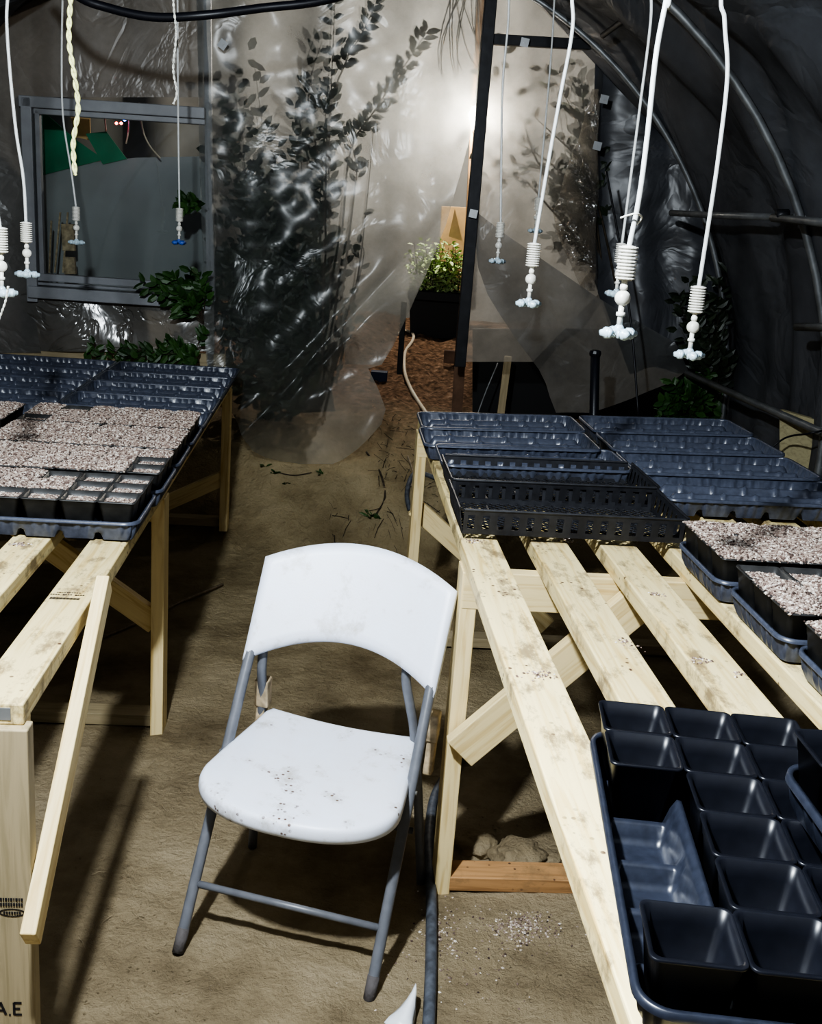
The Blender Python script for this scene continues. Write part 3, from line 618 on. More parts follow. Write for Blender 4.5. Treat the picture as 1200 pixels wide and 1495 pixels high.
# nail plate and stamps at the near corner of the left bench
pc = LF(-.150, -2.9405, -.018); o = beam('nail_plate', pc-ux2*.035, pc+ux2*.035, .022, .002, M['plate_m'], lb, thin=uy2, bevel=.0005); o['label'] = 'shiny steel nail plate on the board end'
fpost = onp(14, 1472, LF(0, -2.957, 0, False), uy2)-uy2*.001
q = MB()
def stroke(x0, z0, x1, z1):
    a, b_ = V((x0, 0, z0)), V((x1, 0, z1)); d = (b_-a).normalized()*.0022; n_ = V((-d.z, 0, d.x)); vs = [a+n_, b_+n_, b_-n_, a-n_]
    q.add([fpost+ux2*p.x+V((0, 0, p.z)) for p in vs], [(0, 1, 2, 3)])
for st_ in ((-.024, -.013, -.015, .013), (-.015, .013, -.006, -.013), (-.020, -.004, -.010, -.004), (-.001, -.013, .002, -.013), (.008, -.013, .008, .013), (.008, .012, .021, .012), (.008, 0, .018, 0), (.008, -.012, .021, -.012)): stroke(*st_)
q.build('ink_stamp', M['ink'], lb)['label'] = 'black ink letters stamped on the corner post'
c0 = onp(18, 1332, LF(0, -2.957, 0, False), uy2)-uy2*.001
q = MB(); ring = []
for k in range(25):
    a = 2*math.pi*k/24; ring.append((math.cos(a), math.sin(a)))
for (a, b_) in zip(ring[:-1], ring[1:]):
    q.add([c0+ux2*a[0]*.022+V((0, 0, a[1]*.008)), c0+ux2*b_[0]*.022+V((0, 0, b_[1]*.008)), c0+ux2*b_[0]*.019+V((0, 0, b_[1]*.006)), c0+ux2*a[0]*.019+V((0, 0, a[1]*.006))], [(0, 1, 2, 3)])
for k in range(7): q.box(c0+ux2*(-.013+k*.0043), (.003, .001, .004))
for k in range(9): q.box(c0+ux2*(-.018+k*.0043)+V((0, 0, .016)), (.003, .001, .006)); q.box(c0+ux2*(-.018+k*.0043)+V((0, 0, .026)), (.002 if k % 2 else .0035, .001, .005))
q.build('ink_stamp', M['ink'], lb)
bc = atz(97, 872, .7865); q = MB()
for k in range(26): q.box(bc+ux2*(-.03+k*.0023)+uy2*-.008+V((0, 0, .0004)), (.0010+.0007*(k % 3 == 0), .010, .0004))
for k in range(14):
    if k not in (4, 9): q.box(bc+ux2*(-.034+k*.005)+uy2*.014+V((0, 0, .0004)), (.0034, .004, .0004))
for k in range(10): q.box(bc+ux2*(-.024+k*.005)+uy2*.026+V((0, 0, .0004)), (.003, .003, .0004))
q.build('ink_stamp', M['ink'], lb)
# ---------------------------------------------------------------- trays
P = .0895
def rsq(x, y, hx, hy, r):
    ax, ay = abs(x), abs(y); cx, cy = hx-r, hy-r
    if ax > cx and ay > cy:
        dx, dy = ax-cx, ay-cy; m_ = max(dx, dy); l = math.hypot(dx, dy)
        if l > 1e-9: dx, dy = dx*m_/l, dy*m_/l
        ax, ay = cx+dx, cy+dy
    return math.copysign(ax, x), math.copysign(ay, y)
def ridge(d, w): return max(0, 1-(d/w)**4) if d < w else 0
def th2(x, y):
    h = 0; f = sstep(.262, .235, abs(x))
    for yy in (-P/2, P/2):
        d = abs(y-yy)
        if d < .017: h = max(h, .052*(1-(d/.017)**2)*sstep(.135, .100, x)*sstep(-.258, -.225, x))
    for k in (-2, -1, 0, 1, 2):
        d = abs(x-k*P)
        if d < .014: h = max(h, .024*(1-(d/.014)**2))
    return h
def th(x, y):
    h = 0
    ends = sstep(.262, .235, abs(x)); endy = sstep(.128, .105, abs(y))
    for yy in (-P/2, P/2): h = max(h, .040*ridge(abs(y-yy), .011)*sstep(.255, .225, abs(x)))
    for k in (-2, -1, 0, 1, 2):
        h = max(h, .018*ridge(abs(x-k*P), .010))
        for yy in (-P/2, P/2): h = max(h, .045*ridge(math.hypot(x-k*P, y-yy), .013))
    return h
def tray_mesh(th=th, m='tray'):
    hx, hy = .258, .124; nx, ny = 86, 42
    X = [-hx+2*hx*i/nx for i in range(nx+1)]; Y = [-hy+2*hy*j/ny for j in range(ny+1)]
    b = MB(); b.grid([[V((*rsq(x, y, hx, hy, .02), .003+th(x, y))) for x in X] for y in Y])
    per = [(x, -hy) for x in X[:-1]]+[(hx, y) for y in Y[:-1]]+[(x, hy) for x in X[:0:-1]]+[(-hx, y) for y in Y[:0:-1]]
    n = len(per); loops = []
    for k, (s, z) in enumerate([(0, None), (.004, .020), (.008, .040), (.010, .046), (.0105, .0515), (.017, .052), (.018, .044)]):
        lp = []
        for i, (x, y) in enumerate(per):
            rib = .0042*(1 if i % 4 in (0, 1) and i % 16 < 12 else 0) if k in (1, 2) else 0
            sc = s+rib; qx, qy = x*(hx+sc)/hx, y*(hy+sc)/hy
            qx, qy = rsq(qx, qy, hx+sc, hy+sc, .02+s)
            z0 = .003+th(x, y); zz = z0 if z is None else max(z, z0+.002*k) if k < 3 else z
            lp.append(V((qx, qy, zz)))
        loops.append(lp)
    vs = [p for l in loops for p in l]
    b.add(vs, [(k*n+i, k*n+(i+1) % n, (k+1)*n+(i+1) % n, (k+1)*n+i) for k in range(len(loops)-1) for i in range(n)])
    me = bpy.data.meshes.new('propagation_tray'); me.from_pydata(b.v, [], b.f); me.update(); me.materials.append(M[m]); me.polygons.foreach_set('use_smooth', [True]*len(me.polygons))
    return me
M['tray_shaded'] = simple('shaded_navy_tray_plastic', (.024, .028, .042), .33, spec=.6, bump=.03, bscale=90, var=.2)  # same navy plastic, colour darkened to offset strong lamp light on near trays
TM = tray_mesh(); TM2 = tray_mesh(th2, 'tray_shaded')
def place_tray(fr, x, y, z, da, label, group, tilt=0, mesh=None, name='propagation_tray', cat='seed tray'):
    """x, y: rear left corner of the rim in the bench's frame"""
    o = bpy.data.objects.new(name, mesh or TM); C.objects.link(o)
    a = fr.a+da; tilt = math.atan(fr.tw*min(1, max(0, (y+1.4)/1.4))) if fr.tw else tilt
    R = Matrix.Rotation(a, 4, 'Z') @ Matrix.Rotation(-tilt, 4, 'Y')
    c = fr(x, y, z); off = Matrix.Rotation(a, 3, 'Z') @ V((.276, -.142, 0))
    o.matrix_basis = Matrix.Translation(c+off+V((0, 0, math.tan(tilt)*.276*1.0))) @ R
    tag(o, label, cat, group); return o
# right bench: blue trays
for i, (x, y) in enumerate([(.0, -.085), (-.012, -.355), (.02, -.605)]):
    place_tray(RF, x, y, .003, 0, ['empty navy tray at the far left corner of right bench', 'empty navy tray, second from far end, left column of right bench', 'empty navy tray just behind the black mesh trays on right bench'][i], 'empty navy trays on the right bench')
for i, (x, y) in enumerate([(.575, -.075), (.575, -.345), (.575, -.615), (.58, -.885)]):
    place_tray(RF, x, y, .003, 0, ['empty navy tray at the far right corner of right bench', 'empty navy tray, second from far end, right column of right bench', 'empty navy tray, third from far end, right column of right bench', 'empty navy tray in front end of right column, right bench'][i], 'empty navy trays on the right bench')
# left bench: blue trays
for i in range(5):
    place_tray(LF, -.61, .44-.274*i, .003, 0, 'empty navy tray, %s from far end in right column of left bench' % ORD[i], 'empty navy trays on the left bench')
    place_tray(LF, -1.165, .43-.274*i, .003, 0, 'empty navy tray, %s from far end in left column of left bench' % ORD[i], 'empty navy trays on the left bench')
# black mesh trays
def mesh_tray():
    b = MB(); hx, hy, h = .262, .134, .060
    def wall(p, d, ln, nrm, cells):
        # a wall with a row of rectangular slots, slightly leaning outwards
        cw = ln/cells; xs_ = [0]; solid = []
        for i in range(cells): xs_ += [i*cw+cw*.27, i*cw+cw*.73]
        xs_.append(ln); zs = [0, .013, .047, h]
        g = [[p+d*x+nrm*(z*.14)+V((0, 0, z)) for x in xs_] for z in zs]
        for zi in range(3):
            for xi in range(len(xs_)-1):
                if zi == 1 and xi % 2 == 1: continue
                q = [g[zi][xi], g[zi][xi+1], g[zi+1][xi+1], g[zi+1][xi]]
                b.add(q+[k+nrm*.002 for k in q], [(0, 1, 2, 3), (7, 6, 5, 4), (0, 4, 5, 1), (2, 6, 7, 3), (1, 5, 6, 2), (0, 3, 7, 4)])
        b.tube([p+nrm*(h*.14+.001)+V((0, 0, h)), p+d*ln+nrm*(h*.14+.001)+V((0, 0, h))], .0035, 6)
    wall(V((-hx, -hy, 0)), V((1, 0, 0)), 2*hx, V((0, -1, 0)), 15); wall(V((-hx, hy, 0)), V((1, 0, 0)), 2*hx, V((0, 1, 0)), 15)
    wall(V((-hx, -hy, 0)), V((0, 1, 0)), 2*hy, V((-1, 0, 0)), 8); wall(V((hx, -hy, 0)), V((0, 1, 0)), 2*hy, V((1, 0, 0)), 8)
    # lattice floor
    st = .0235
    for sg in (1, -1):
        k = -2*hx
        while k < 2*hx+.3:
            pts = []
            for t_ in (-hy, hy):
                pts.append((k+sg*t_, t_))
            (x0, y0), (x1, y1) = pts
            x0c, x1c = max(-hx, min(hx, x0)), max(-hx, min(hx, x1))
            if abs(x1c-x0c) > .004:
                y0 = (x0c-k)*sg; y1 = (x1c-k)*sg
                b.tube([(x0c, y0, .003), (x1c, y1, .003)], .0022, 4)
            k += st
    for k in range(1, 6): b.box((-hx+k*2*hx/6, 0, .003), (.005, 2*hy, .005))
    b.box((0, 0, .003), (2*hx, .006, .006))
    me = bpy.data.meshes.new('mesh_tray'); me.from_pydata(b.v, [], b.f); me.update(); me.materials.append(M['mesh']); return me
MM = mesh_tray()
place_tray(RF, .015, -.872, .018, .005, 'black slotted mesh tray behind its twin on right bench', 'black mesh trays', mesh=MM, name='mesh_tray', cat='mesh tray')
place_tray(RF, .008, -1.145, .016, .0, 'black slotted mesh tray nearer the camera on right bench', 'black mesh trays', mesh=MM, name='mesh_tray', cat='mesh tray')
# ---------------------------------------------------------------- pots
def pot_mesh():
    b = MB(); n = 8
    def loop(w, z, r):
        h_ = w/2; pts = []
        for cx, cy, a0 in ((1, 1, 0), (-1, 1, 90), (-1, -1, 180), (1, -1, 270)):
            for k in range(6):
                a = math.radians(a0+k*18); pts.append(V((cx*(h_-r)+r*math.cos(a), cy*(h_-r)+r*math.sin(a), z)))
        return pts
    lv = [(.058, 0, .010), (.060, .002, .011), (.078, .074, .009), (.0795, .0745, .009), (.0850, .094, .009), (.0885, .0945, .009), (.0887, .0915, .009)]
    out_ = [loop(*l) for l in lv[::-1]]
    inn = [loop(w-.0022, z+.0008, r) for w, z, r in [(.0885, .0945, .009), (.0832, .094, .009), (.0775, .0745, .009), (.0755, .073, .009), (.058, .003, .010)]]
    loops = out_[::-1]
    allL = [loops[0]]+loops[1:]
    k = len(allL[0]); allL += [] 
    seq = allL[:]  # outside bottom -> lip
    vs = [p for l in seq for p in l]; m_ = len(seq)
    b.add(vs, [(i*k+j, i*k+(j+1) % k, (i+1)*k+(j+1) % k, (i+1)*k+j) for i in range(m_-1) for j in range(k)]+[tuple(range(k-1, -1, -1))])
    seq = [out_[1]]+inn[1:]
    vs = [p for l in seq for p in l]; m_ = len(seq)
    b.add(vs, [(i*k+j, i*k+(j+1) % k, (i+1)*k+(j+1) % k, (i+1)*k+j) for i in range(m_-1) for j in range(k)]+[tuple((m_-1)*k+j for j in range(k))])
    me = bpy.data.meshes.new('square_pot'); me.from_pydata(b.v, [], b.f); me.update(); me.materials.append(M['pot']); me.polygons.foreach_set('use_smooth', [True]*len(me.polygons)); return me
PM = pot_mesh(); PMD = PM.copy(); PMD.materials.clear(); M['dusty'] = simple('dusty_sheen_black_pot', (.045, .045, .045), .38, spec=.5, var=.4, bscale=25); PMD.materials.append(M['dusty'])  # filled pots greyer: dust and reflected light both put into the colour
def soil_mesh(seed, lvl, heap, w, cnt=420):
    rnd = random.Random(seed); b = MB(); nn = 12; hw = w/2
    def hz(x, y): return lvl+heap*(1-(max(abs(x), abs(y))/hw)**2)+.0022*noise.noise(V((x*90+seed, y*90, 0)))
    b.grid([[V((*rsq(-hw+w*i/nn, -hw+w*j/nn, hw, hw, .012), hz(-hw+w*i/nn, -hw+w*j/nn))) for i in range(nn+1)] for j in range(nn+1)])
    for i in range(cnt):
        x, y = rnd.uniform(-hw, hw)*.99, rnd.uniform(-hw, hw)*.99; z = hz(x, y)+.0008; s = rnd.uniform(.0014, .0042)
        R = Matrix.Rotation(rnd.uniform(0, 6.3), 3, 'Z') @ Matrix.Rotation(rnd.uniform(-.9, .9), 3, 'X')
        vs = [R @ V(p)*s for p in ((1.3, 0, 0), (-1.3, 0, .1), (0, .9, 0), (0, -.9, .1), (0, 0, .8), (.1, 0, -.8))]
        b.add([V((x, y, z))+p for p in vs], [(0, 2, 4), (2, 1, 4), (1, 3, 4), (3, 0, 4), (2, 0, 5), (1, 2, 5), (3, 1, 5), (0, 3, 5)])
    me = bpy.data.meshes.new('soil'); me.from_pydata(b.v, [], b.f); me.update(); me.materials.append(M['soil']); return me
SLOW = [soil_mesh(i, .081, .003, .0725) for i in range(3)]; SHIGH = [soil_mesh(10+i, .0925, .011, .0885, 600) for i in range(4)]
def place_pot(Mx, label, group, soil=None, rnd=True):
    o = bpy.data.objects.new('square_pot', PMD if soil else PM); C.objects.link(o); o.matrix_basis = Mx
    tag(o, label, 'pot', group)
    if soil:
        s = bpy.data.objects.new('soil', soil); C.objects.link(s); s.parent = o
        s.matrix_basis = Matrix.Rotation(random.choice((0, 1, 2, 3))*math.pi/2, 4, 'Z')
    return o
def soil_tray(fr, x, y, where, bench, low, z=.003, da=0, cols=range(6), rows=range(3), side='left', tray_label=None):
    t_ = place_tray(fr, x, y, z, da, tray_label or 'navy tray full of soil-filled pots, %s on %s bench' % (where, bench), 'navy trays holding filled pots')
    for r in rows:
        for c in cols:
            lx, ly = (-2.5+c)*P, (1-r)*P
            Mx = t_.matrix_basis @ Matrix.Translation((lx+random.uniform(-.001, .001), ly+random.uniform(-.001, .001), .004)) @ Matrix.Rotation(random.uniform(-.02, .02), 4, 'Z')
            isl = low(r, c)
            rr = ['back', 'middle', 'front'][r]
            cc = '%s from the %s' % (ORD[5-c] if side == 'right' else ORD[c], side)
            place_pot(Mx, 'pot of gritty soil, %s, %s row, %s tray, %s bench' % (cc, rr, where, bench), 'soil-filled pots on the %s bench' % bench, random.choice(SLOW) if isl else random.choice(SHIGH))
    return t_
lo = lambda p: (lambda r, c: random.random() < p)
ys_l = [-.925, -1.22, -1.515, -1.812]
for i, y in enumerate(ys_l):
    f_ = (lambda r, c: r == 2 or (c >= 4) or random.random() < .3) if i == 3 else ((lambda r, c: c == 5 and r > 0) if i == 2 else lo(.12))
    soil_tray(LF, -.61 if i < 3 else -.618, y, ['farthest', 'second farthest', 'third farthest', 'nearest'][i], 'left', f_, side='right')
soil_tray(LF, -1.185, -.945, 'outer left', 'left', lo(.1), side='right')
ys_r = [-1.515, -1.815, -2.115]
for i, y in enumerate(ys_r):
    soil_tray(RF, .497+.012*i, y, ['farthest', 'middle', 'nearest'][i], 'right', lo(.05), side='left', cols=range(6))
# nearest tray of empty pots, long side along the bench, turned a little
GA = -.0608; GO = V((.2757, 1.3514, 0))
cs, sn = math.cos(GA), math.sin(GA)
def G(i, j, z=0): x, y = i*P, -j*P; return V((GO.x+cs*x-sn*y, GO.y+sn*x+cs*y, RF.T+z))
tc_ = G(1.5, 3.04, .003)
o = bpy.data.objects.new('propagation_tray', TM2); C.objects.link(o); o.matrix_basis = Matrix.Translation(tc_) @ Matrix.Rotation(GA+math.pi/2, 4, 'Z')
tag(o, 'nearest navy tray holding empty black pots, three missing', 'seed tray')
for i in range(3):
    for j in range(6):
        if i == 0 and j in (2, 3, 4): continue
        c = G(i+.5, j+.5, .007)
        place_pot(Matrix.Translation(c) @ Matrix.Rotation(GA+random.uniform(-.015, .015), 4, 'Z'), 'empty black square pot, %s column, %s row from the back, nearest tray' % (['left', 'middle', 'right'][i], ORD[j]), 'empty pots in the nearest tray')
# tray stacked on top of the pots at right edge
tc2 = atz(1137, 1098, RF.T+.155); a2 = .05
px_ = Matrix.Translation((tc2.x+.276, tc2.y-.142, RF.T+.0985)) @ Matrix.Rotation(a2, 4, 'Z')
o = bpy.data.objects.new('propagation_tray', TM2); C.objects.link(o); o.matrix_basis = px_
tag(o, 'raised navy tray at the right edge resting on top of empty pots', 'seed tray')
for c in range(6):
    for r in range(3):
        place_pot(px_ @ Matrix.Translation(((-2.5+c)*P, (1-r)*P, .004)), 'empty pot in the raised right tray, %s from left, %s row' % (ORD[c], ['back', 'middle', 'front'][r]), 'empty pots in the raised tray')
# ---------------------------------------------------------------- chair
CY, CK, CT = -.2054, .5641, -.03
CM = Matrix.Translation((-.2229, 1.9432, 0)) @ Matrix.Rotation(CY, 4, 'Z') @ Matrix.Rotation(-CT if False else CT*-1*-1, 4, 'Y').inverted()
CM = Matrix.Translation((-.2229, 1.9432, .004)) @ Matrix.Rotation(CY, 4, 'Z') @ Matrix.Rotation(.035, 4, 'Y')
ch = thing('folding_chair', 'white plastic folding chair with grey tube frame on the earth aisle', 'chair', (0, 0, 0)); ch.matrix_basis = CM
def cpart(b, name, m, **k):
    o = b.build(name, m, None, **k); o.parent = ch; return o
hw = .2171
for s in (-1, 1):
    b = MB(); pts = [(s*hw, -.004, -.012), (s*hw, CK*.12, .12), (s*hw, CK*.36, .36), (s*(hw-.001), CK*.56, .56), (s*(hw-.004), CK*.76, .735)]
    b.tube(smooth_pts(pts, 4), .0125, 12); o = cpart(b, 'front_leg', M['tube'], smooth=True)
    b = MB(); b.tube([(s*hw, -.006, -.012), (s*hw, CK*.035, .034)], .0134, 12); f_ = b.build('leg_tip', M['foot'], None, smooth=True); f_.parent = o; f_['label'] = 'mud-worn tip of front leg'
    b = MB(); pts = [(-.197, CK*.62+.012, .62), (-.196, .355, .52), (-.20, .385, .44), (-.205, .400, .30), (-.21, .425, -.012)] if s < 0 else [(.150, CK*.62+.03, .62), (.148, .372, .56), (.166, .372, .49), (.180, .385, .42), (.205, .400, .25), (.236, .425, -.012)]
    b.tube(smooth_pts(pts, 6), .0115, 12); cpart(b, 'rear_leg', M['tube'], smooth=True)
    b = MB(); b.tube([(s*.232, CK*.37, .37), (s*.195, CK*.37, .37)], .005, 8); cpart(b, 'rivet', M['plate_m'], smooth=True)
    b = MB(); b.tube([(s*.19, .05, .360), (s*.185, .24, .362), (s*.170, .395, .366)], .008, 8); cpart(b, 'seat_rail', M['tube'], smooth=True)
    b = MB(); q_ = .0 if s < 0 else .02; b.box((s*.200+q_, .39, .445), (.034, .034, .075), Matrix.Rotation(.15, 3, 'X')); b.box((s*.203+q_, .395, .37), (.022, .03, .10), Matrix.Rotation(-.1, 3, 'X')); o = cpart(b, 'wrap_block', M['cream'], bevel=.004); o['label'] = 'tan card wrapped round the rear tube'
b = MB(); b.tube([(-hw, CK*.1173, .1173), (hw, CK*.1173, .1173)], .0085, 10); cpart(b, 'front_crossbar', M['tube'], smooth=True)
b = MB(); b.tube([(-.2, .418, .14), (.2, .418, .14)], .008, 10); cpart(b, 'rear_crossbar', M['tube'], smooth=True)
# backrest
def back_pt(s, t_, off):
    lo_, hi = .552+.060*(1-abs(s)**2.0), .768+.050*(1-abs(s)**2.0)
    q = lo_+(hi-lo_)*t_; bow = .035*(1-s*s)
    x = s*(.229+.004*t_); y = CK*q+bow; z = q
    nrm = V((-.15*s, -1, CK)).normalized(); rim = 0
    e = min(1, max(0, (1-abs(s))/.03))*min(1, t_/.05)*min(1, (1-t_)/.05); off2 = off*(0.6+.4*math.sqrt(max(0, e)))
    return V((x, y, z))+nrm*off2+V((0, .002, 0))
ns, ntt = 40, 16
fr_ = [[back_pt(-1+2*i/ns, j/ntt, .017) for i in range(ns+1)] for j in range(ntt+1)]
bk = [[back_pt(-1+2*i/ns, j/ntt, -.012) for i in range(ns+1)] for j in range(ntt+1)]
b = MB(); b.grid(fr_); b.grid([r[::-1] for r in bk])
per = lambda g: g[0][:]+[r[-1] for r in g[1:]]+g[-1][::-1][1:]+[r[0] for r in g[::-1][1:-1]]
pa, pb = per(fr_), per(bk); n = len(pa); b.add(pa+pb, [(i, n+i, n+(i+1) % n, (i+1) % n) for i in range(n)])
me_o = cpart(b, 'backrest', M['chair'], smooth=True); w_ = me_o.modifiers.new('w', 'WELD'); w_.merge_threshold = .0002
# seat
def half(y):
    if y > .10: return .222-.036*((y-.10)/.305)**1.2
    t_ = (.10-y)/.145; return .222*max(0, 1-t_**2.3)**(1/2.3)
outl = []
K = 64
for i in range(K):
    a = 2*math.pi*i/K
    # walk: front arc then rear edge
N1 = 40
for i in range(N1+1):
    x = -1+2*i/N1; a = math.pi*(i/N1); xx = -math.cos(a); tt = (max(0, 1-abs(xx)**2.3))**(1/2.3); outl.append((.222*xx, .10-.145*tt))
for y in (.16, .22, .28, .34, .385): outl.append((half(y), y))
outl.append((.178, .404))
for i in range(1, 12): outl.append((.178-.356*i/12, .404-.012*(1-(1-2*i/12)**2)))
outl.append((-.178, .404))
for y in (.385, .34, .28, .22, .16): outl.append((-half(y), y))
cx_, cy_ = 0, .19
def sz(x, y): return .400-.010*math.exp(-(x/.14)**2-((y-.23)/.14)**2)-.006*(max(0, .06-y)/.1)+.004*(y > .33)*(y-.33)/.07
b = MB(); k = len(outl); rings = []
for sc, dz in [(.05, 0), (.2, 0), (.4, 0), (.6, 0), (.78, 0), (.9, 0), (.955, -.001), (.985, -.004), (1, -.012), (1.004, -.024), (.995, -.036), (.965, -.040), (.9, -.036), (.6, -.030), (.1, -.030)]:
    rings.append([V((cx_+(x-cx_)*sc, cy_+(y-cy_)*sc, (sz(cx_+(x-cx_)*sc, cy_+(y-cy_)*sc)+dz))) for x, y in outl])
b.add([p for r in rings for p in r], [(i*k+j, i*k+(j+1) % k, (i+1)*k+(j+1) % k, (i+1)*k+j) for i in range(len(rings)-1) for j in range(k)]+[tuple(range(k-1, -1, -1)), tuple((len(rings)-1)*k+j for j in range(k))])
b.f = [tuple(reversed(f)) for f in b.f]
cpart(b, 'seat', M['chair'], smooth=True)
# ---------------------------------------------------------------- foggers
def ribbed(top, R_, s=1.0):
    b = MB(); b.lathe([(.004*s, 0), (.011*s, -.001*s), (.011*s, -.052*s), (.004*s, -.053*s)], top, 12)
    pr = []
    for i in range(10):
        z = -.002*s-.0052*s*i; pr += [(.0145*s, z), (.0155*s, z-.0008*s), (.0155*s, z-.0022*s), (.0145*s, z-.003*s), (.011*s, z-.0032*s), (.011*s, z-.005*s)]
    b.lathe(pr, top, 14); return b
def fogger(px, Y, label, ang=0., blue=False, top_x=None, lean=0):
    """px: tube control points in the picture, last = top of the weight"""
    end = at(*px[-1], Y); base = end-V((0, 0, .145))
    t_ = thing('misting_fogger', label, 'fogger', base, 'hanging misting foggers')
    pts = [at(*p, Y) for p in px]; pts = [V((top_x if top_x is not None else pts[0].x, Y, 2.66))]+pts if pts[0].z < 2.5 else pts
    b = MB(); b.tube(smooth_pts(pts, 7), .0042 if Y < 3 else .0038, 8); b.build('feed_tube', M['wtube'], t_, smooth=True)
    ribbed(end+V((0, 0, .004)), None).build('ribbed_weight', M['white'], t_, smooth=False)
    b = MB(); z = end.z-.05; b.tube([(end.x, Y, z+.002), (end.x, Y, z-.018)], .0048, 10); b.lathe([(.006, -.004), (.0065, 0), (.006, .004)], (end.x, Y, z-.010), 12)
    b.tube([(end.x, Y, z-.034), (end.x, Y, z-.072)], .0046, 10); b.lathe([(.007, -.003), (.0075, 0), (.007, .003)], (end.x, Y, z-.052), 12); b.build('connector', M['white'], t_, smooth=True)
    b = MB(); R = Matrix.Rotation(ang+.4, 3, 'Z') @ Matrix.Rotation(math.pi/2, 3, 'X'); b.lathe([(.003, -.010), (.009, -.009), (.0115, -.005), (.0118, 0), (.0115, .005), (.009, .009), (.003, .010)], (end.x, Y, z-.027), 16, R); b.build('check_valve', M['white'], t_, smooth=True)
    cz = z-.078; b = MB(); b.lathe([(.004, .010), (.008, .006), (.008, -.006), (.003, -.009)], (end.x, Y, cz), 12)
    for k in range(4):
        a = ang+k*math.pi/2; d = V((math.cos(a), math.sin(a), 0)); c = V((end.x, Y, cz)); b.tube([c, c+d*.018-V((0, 0, .003))], .0045, 8)
    b.build('cross_fitting', M['nozzle' if not blue else 'blue'], t_, smooth=True)
    for k in range(4):
        a = ang+k*math.pi/2; d = V((math.cos(a), math.sin(a), 0)); c = V((end.x, Y, cz)); b = MB()
        dz = V((0, 0, -.004)); b.tube([c+d*.013+dz, c+d*.014+dz, c+d*.024+dz, c+d*.025+dz, c+d*.032+dz], [.006, .0092, .0092, .0065, .0045], 8)
        for w_ in (-1, 1): b.box(c+d*.019+dz+V((-d.y, d.x, 0))*.009*w_, (.006, .006, .012), Matrix.Rotation(a, 3, 'Z'))
        b.build('nozzle', M['nozzle' if not blue else 'blue'], t_, smooth=True)
fogger([(-30, -60), (-24, 100), (-14, 240), (0, 334)], 2.3, 'fogger cut off by the left edge of the picture', .5)
fogger([(12, -60), (10, 40), (22, 180), (34, 260), (38, 326)], 2.9, 'second white fogger from the left, hanging beside the window frame', .2)
fogger([(92, -60), (90, 80), (92, 170), (104, 250), (111, 303)], 4.3, 'thin fogger hanging before left half of window', .3, blue=False)
fogger([(259, -60), (260, 160), (262, 305)], 4.45, 'blue-tipped small fogger hanging before right half of window', .8, blue=True)
fogger([(744, -60), (742, 30), (734, 120), (732, 220), (731, 326)], 3.95, 'dim thin fogger hanging just right of the black post', .3)
fogger([(838, -60), (836, 40), (818, 140), (800, 240), (780, 357)], 2.5, 'bright fogger hanging in front of the right plastic panel', .4)
fogger([(812, -60), (806, 60), (796, 180), (786, 290)], 4.7, 'faintest farthest fogger just left of the crinkled strip', .2)
fogger([(953, -60), (950, 30), (935, 150), (922, 250), (908, 357)], 3.0, 'fogger half hidden behind the largest one', 1.0)
fogger([(985, -60), (973, 0), (958, 80), (945, 200), (933, 290), (918, 362)], 1.72, 'largest nearest fogger with a wire tie on its tube', .3)
fogger([(1058, -60), (1058, 30), (1062, 110), (1050, 220), (1037, 310), (1020, 420)], 2.15, 'rightmost lowest fogger before the black cover', .15)
pipe('wire_tie', [at(906, 318, 1.72), at(918, 314, 1.71), at(930, 312, 1.70), at(937, 318, 1.72), at(928, 328, 1.73), at(926, 312, 1.73)], .0015, 'white', 'thin white wire tied round the largest fogger tube', 'wire', sm=6, n=6)
for X, l_ in ((.62, 'black water supply pipe overhead along the right bench'), (-1.3, 'black water supply pipe overhead along the left bench')):
    pipe('supply_pipe', [(X, -.5, 2.66 if X > 0 else 2.45), (X-.1, 2, 2.6 if X > 0 else 2.45), (X-.35, 5.2, 2.6 if X > 0 else 2.45)], .012, 'poly', l_)
pipe('black_poly_pipe', [at(60, -60, 4.1), at(110, -8, 4), at(160, 12, 4), (at(225, 25, 4)), at(300, 22, 4), at(380, 12, 4.05), at(480, -1, 4.1), at(600, -40, 4.2)], .015, 'poly', 'thick black water pipe sagging across the top left', sm=6)
def rope(pts, r, name, m, label):
    pts = smooth_pts(pts, 26); b = MB(); n = len(pts)
    for ph in (0, math.pi):
        l_ = 0; out_ = []
        for i, p in enumerate(pts):
            if i: l_ += (pts[i]-pts[i-1]).length
            a = ph+l_*2*math.pi/(r*9); out_.append(p+V((math.cos(a)*r*.55, math.sin(a)*r*.55, 0)))
        b.tube(out_, r*.6, 6)
    tag(b.build(name, M[m], smooth=True, loc=pts[0]), label, 'rope')
rope([at(106, -60, 2.6), at(103, 0, 2.6), at(101, 60, 2.6), at(110, 120, 2.6), at(114, 160, 2.6), at(107, 210, 2.6), at(110, 256, 2.6)], .0058, 'twisted_rope', 'rope', 'yellow twisted rope hanging loose in front of the window')
rope([at(253, -60, 3), at(253, 0, 3), at(257, 50, 3), at(253, 100, 3), at(258, 135, 3), at(253, 152, 3)], .003, 'thin_cord', 'rope2', 'thin pale cord hanging near the right side of window')
rope([at(12, 418, 2.0), at(8, 440, 2.0), at(-2, 468, 2.0)], .002, 'thin_cord', 'rope2', 'short frayed cord end under the leftmost fogger')
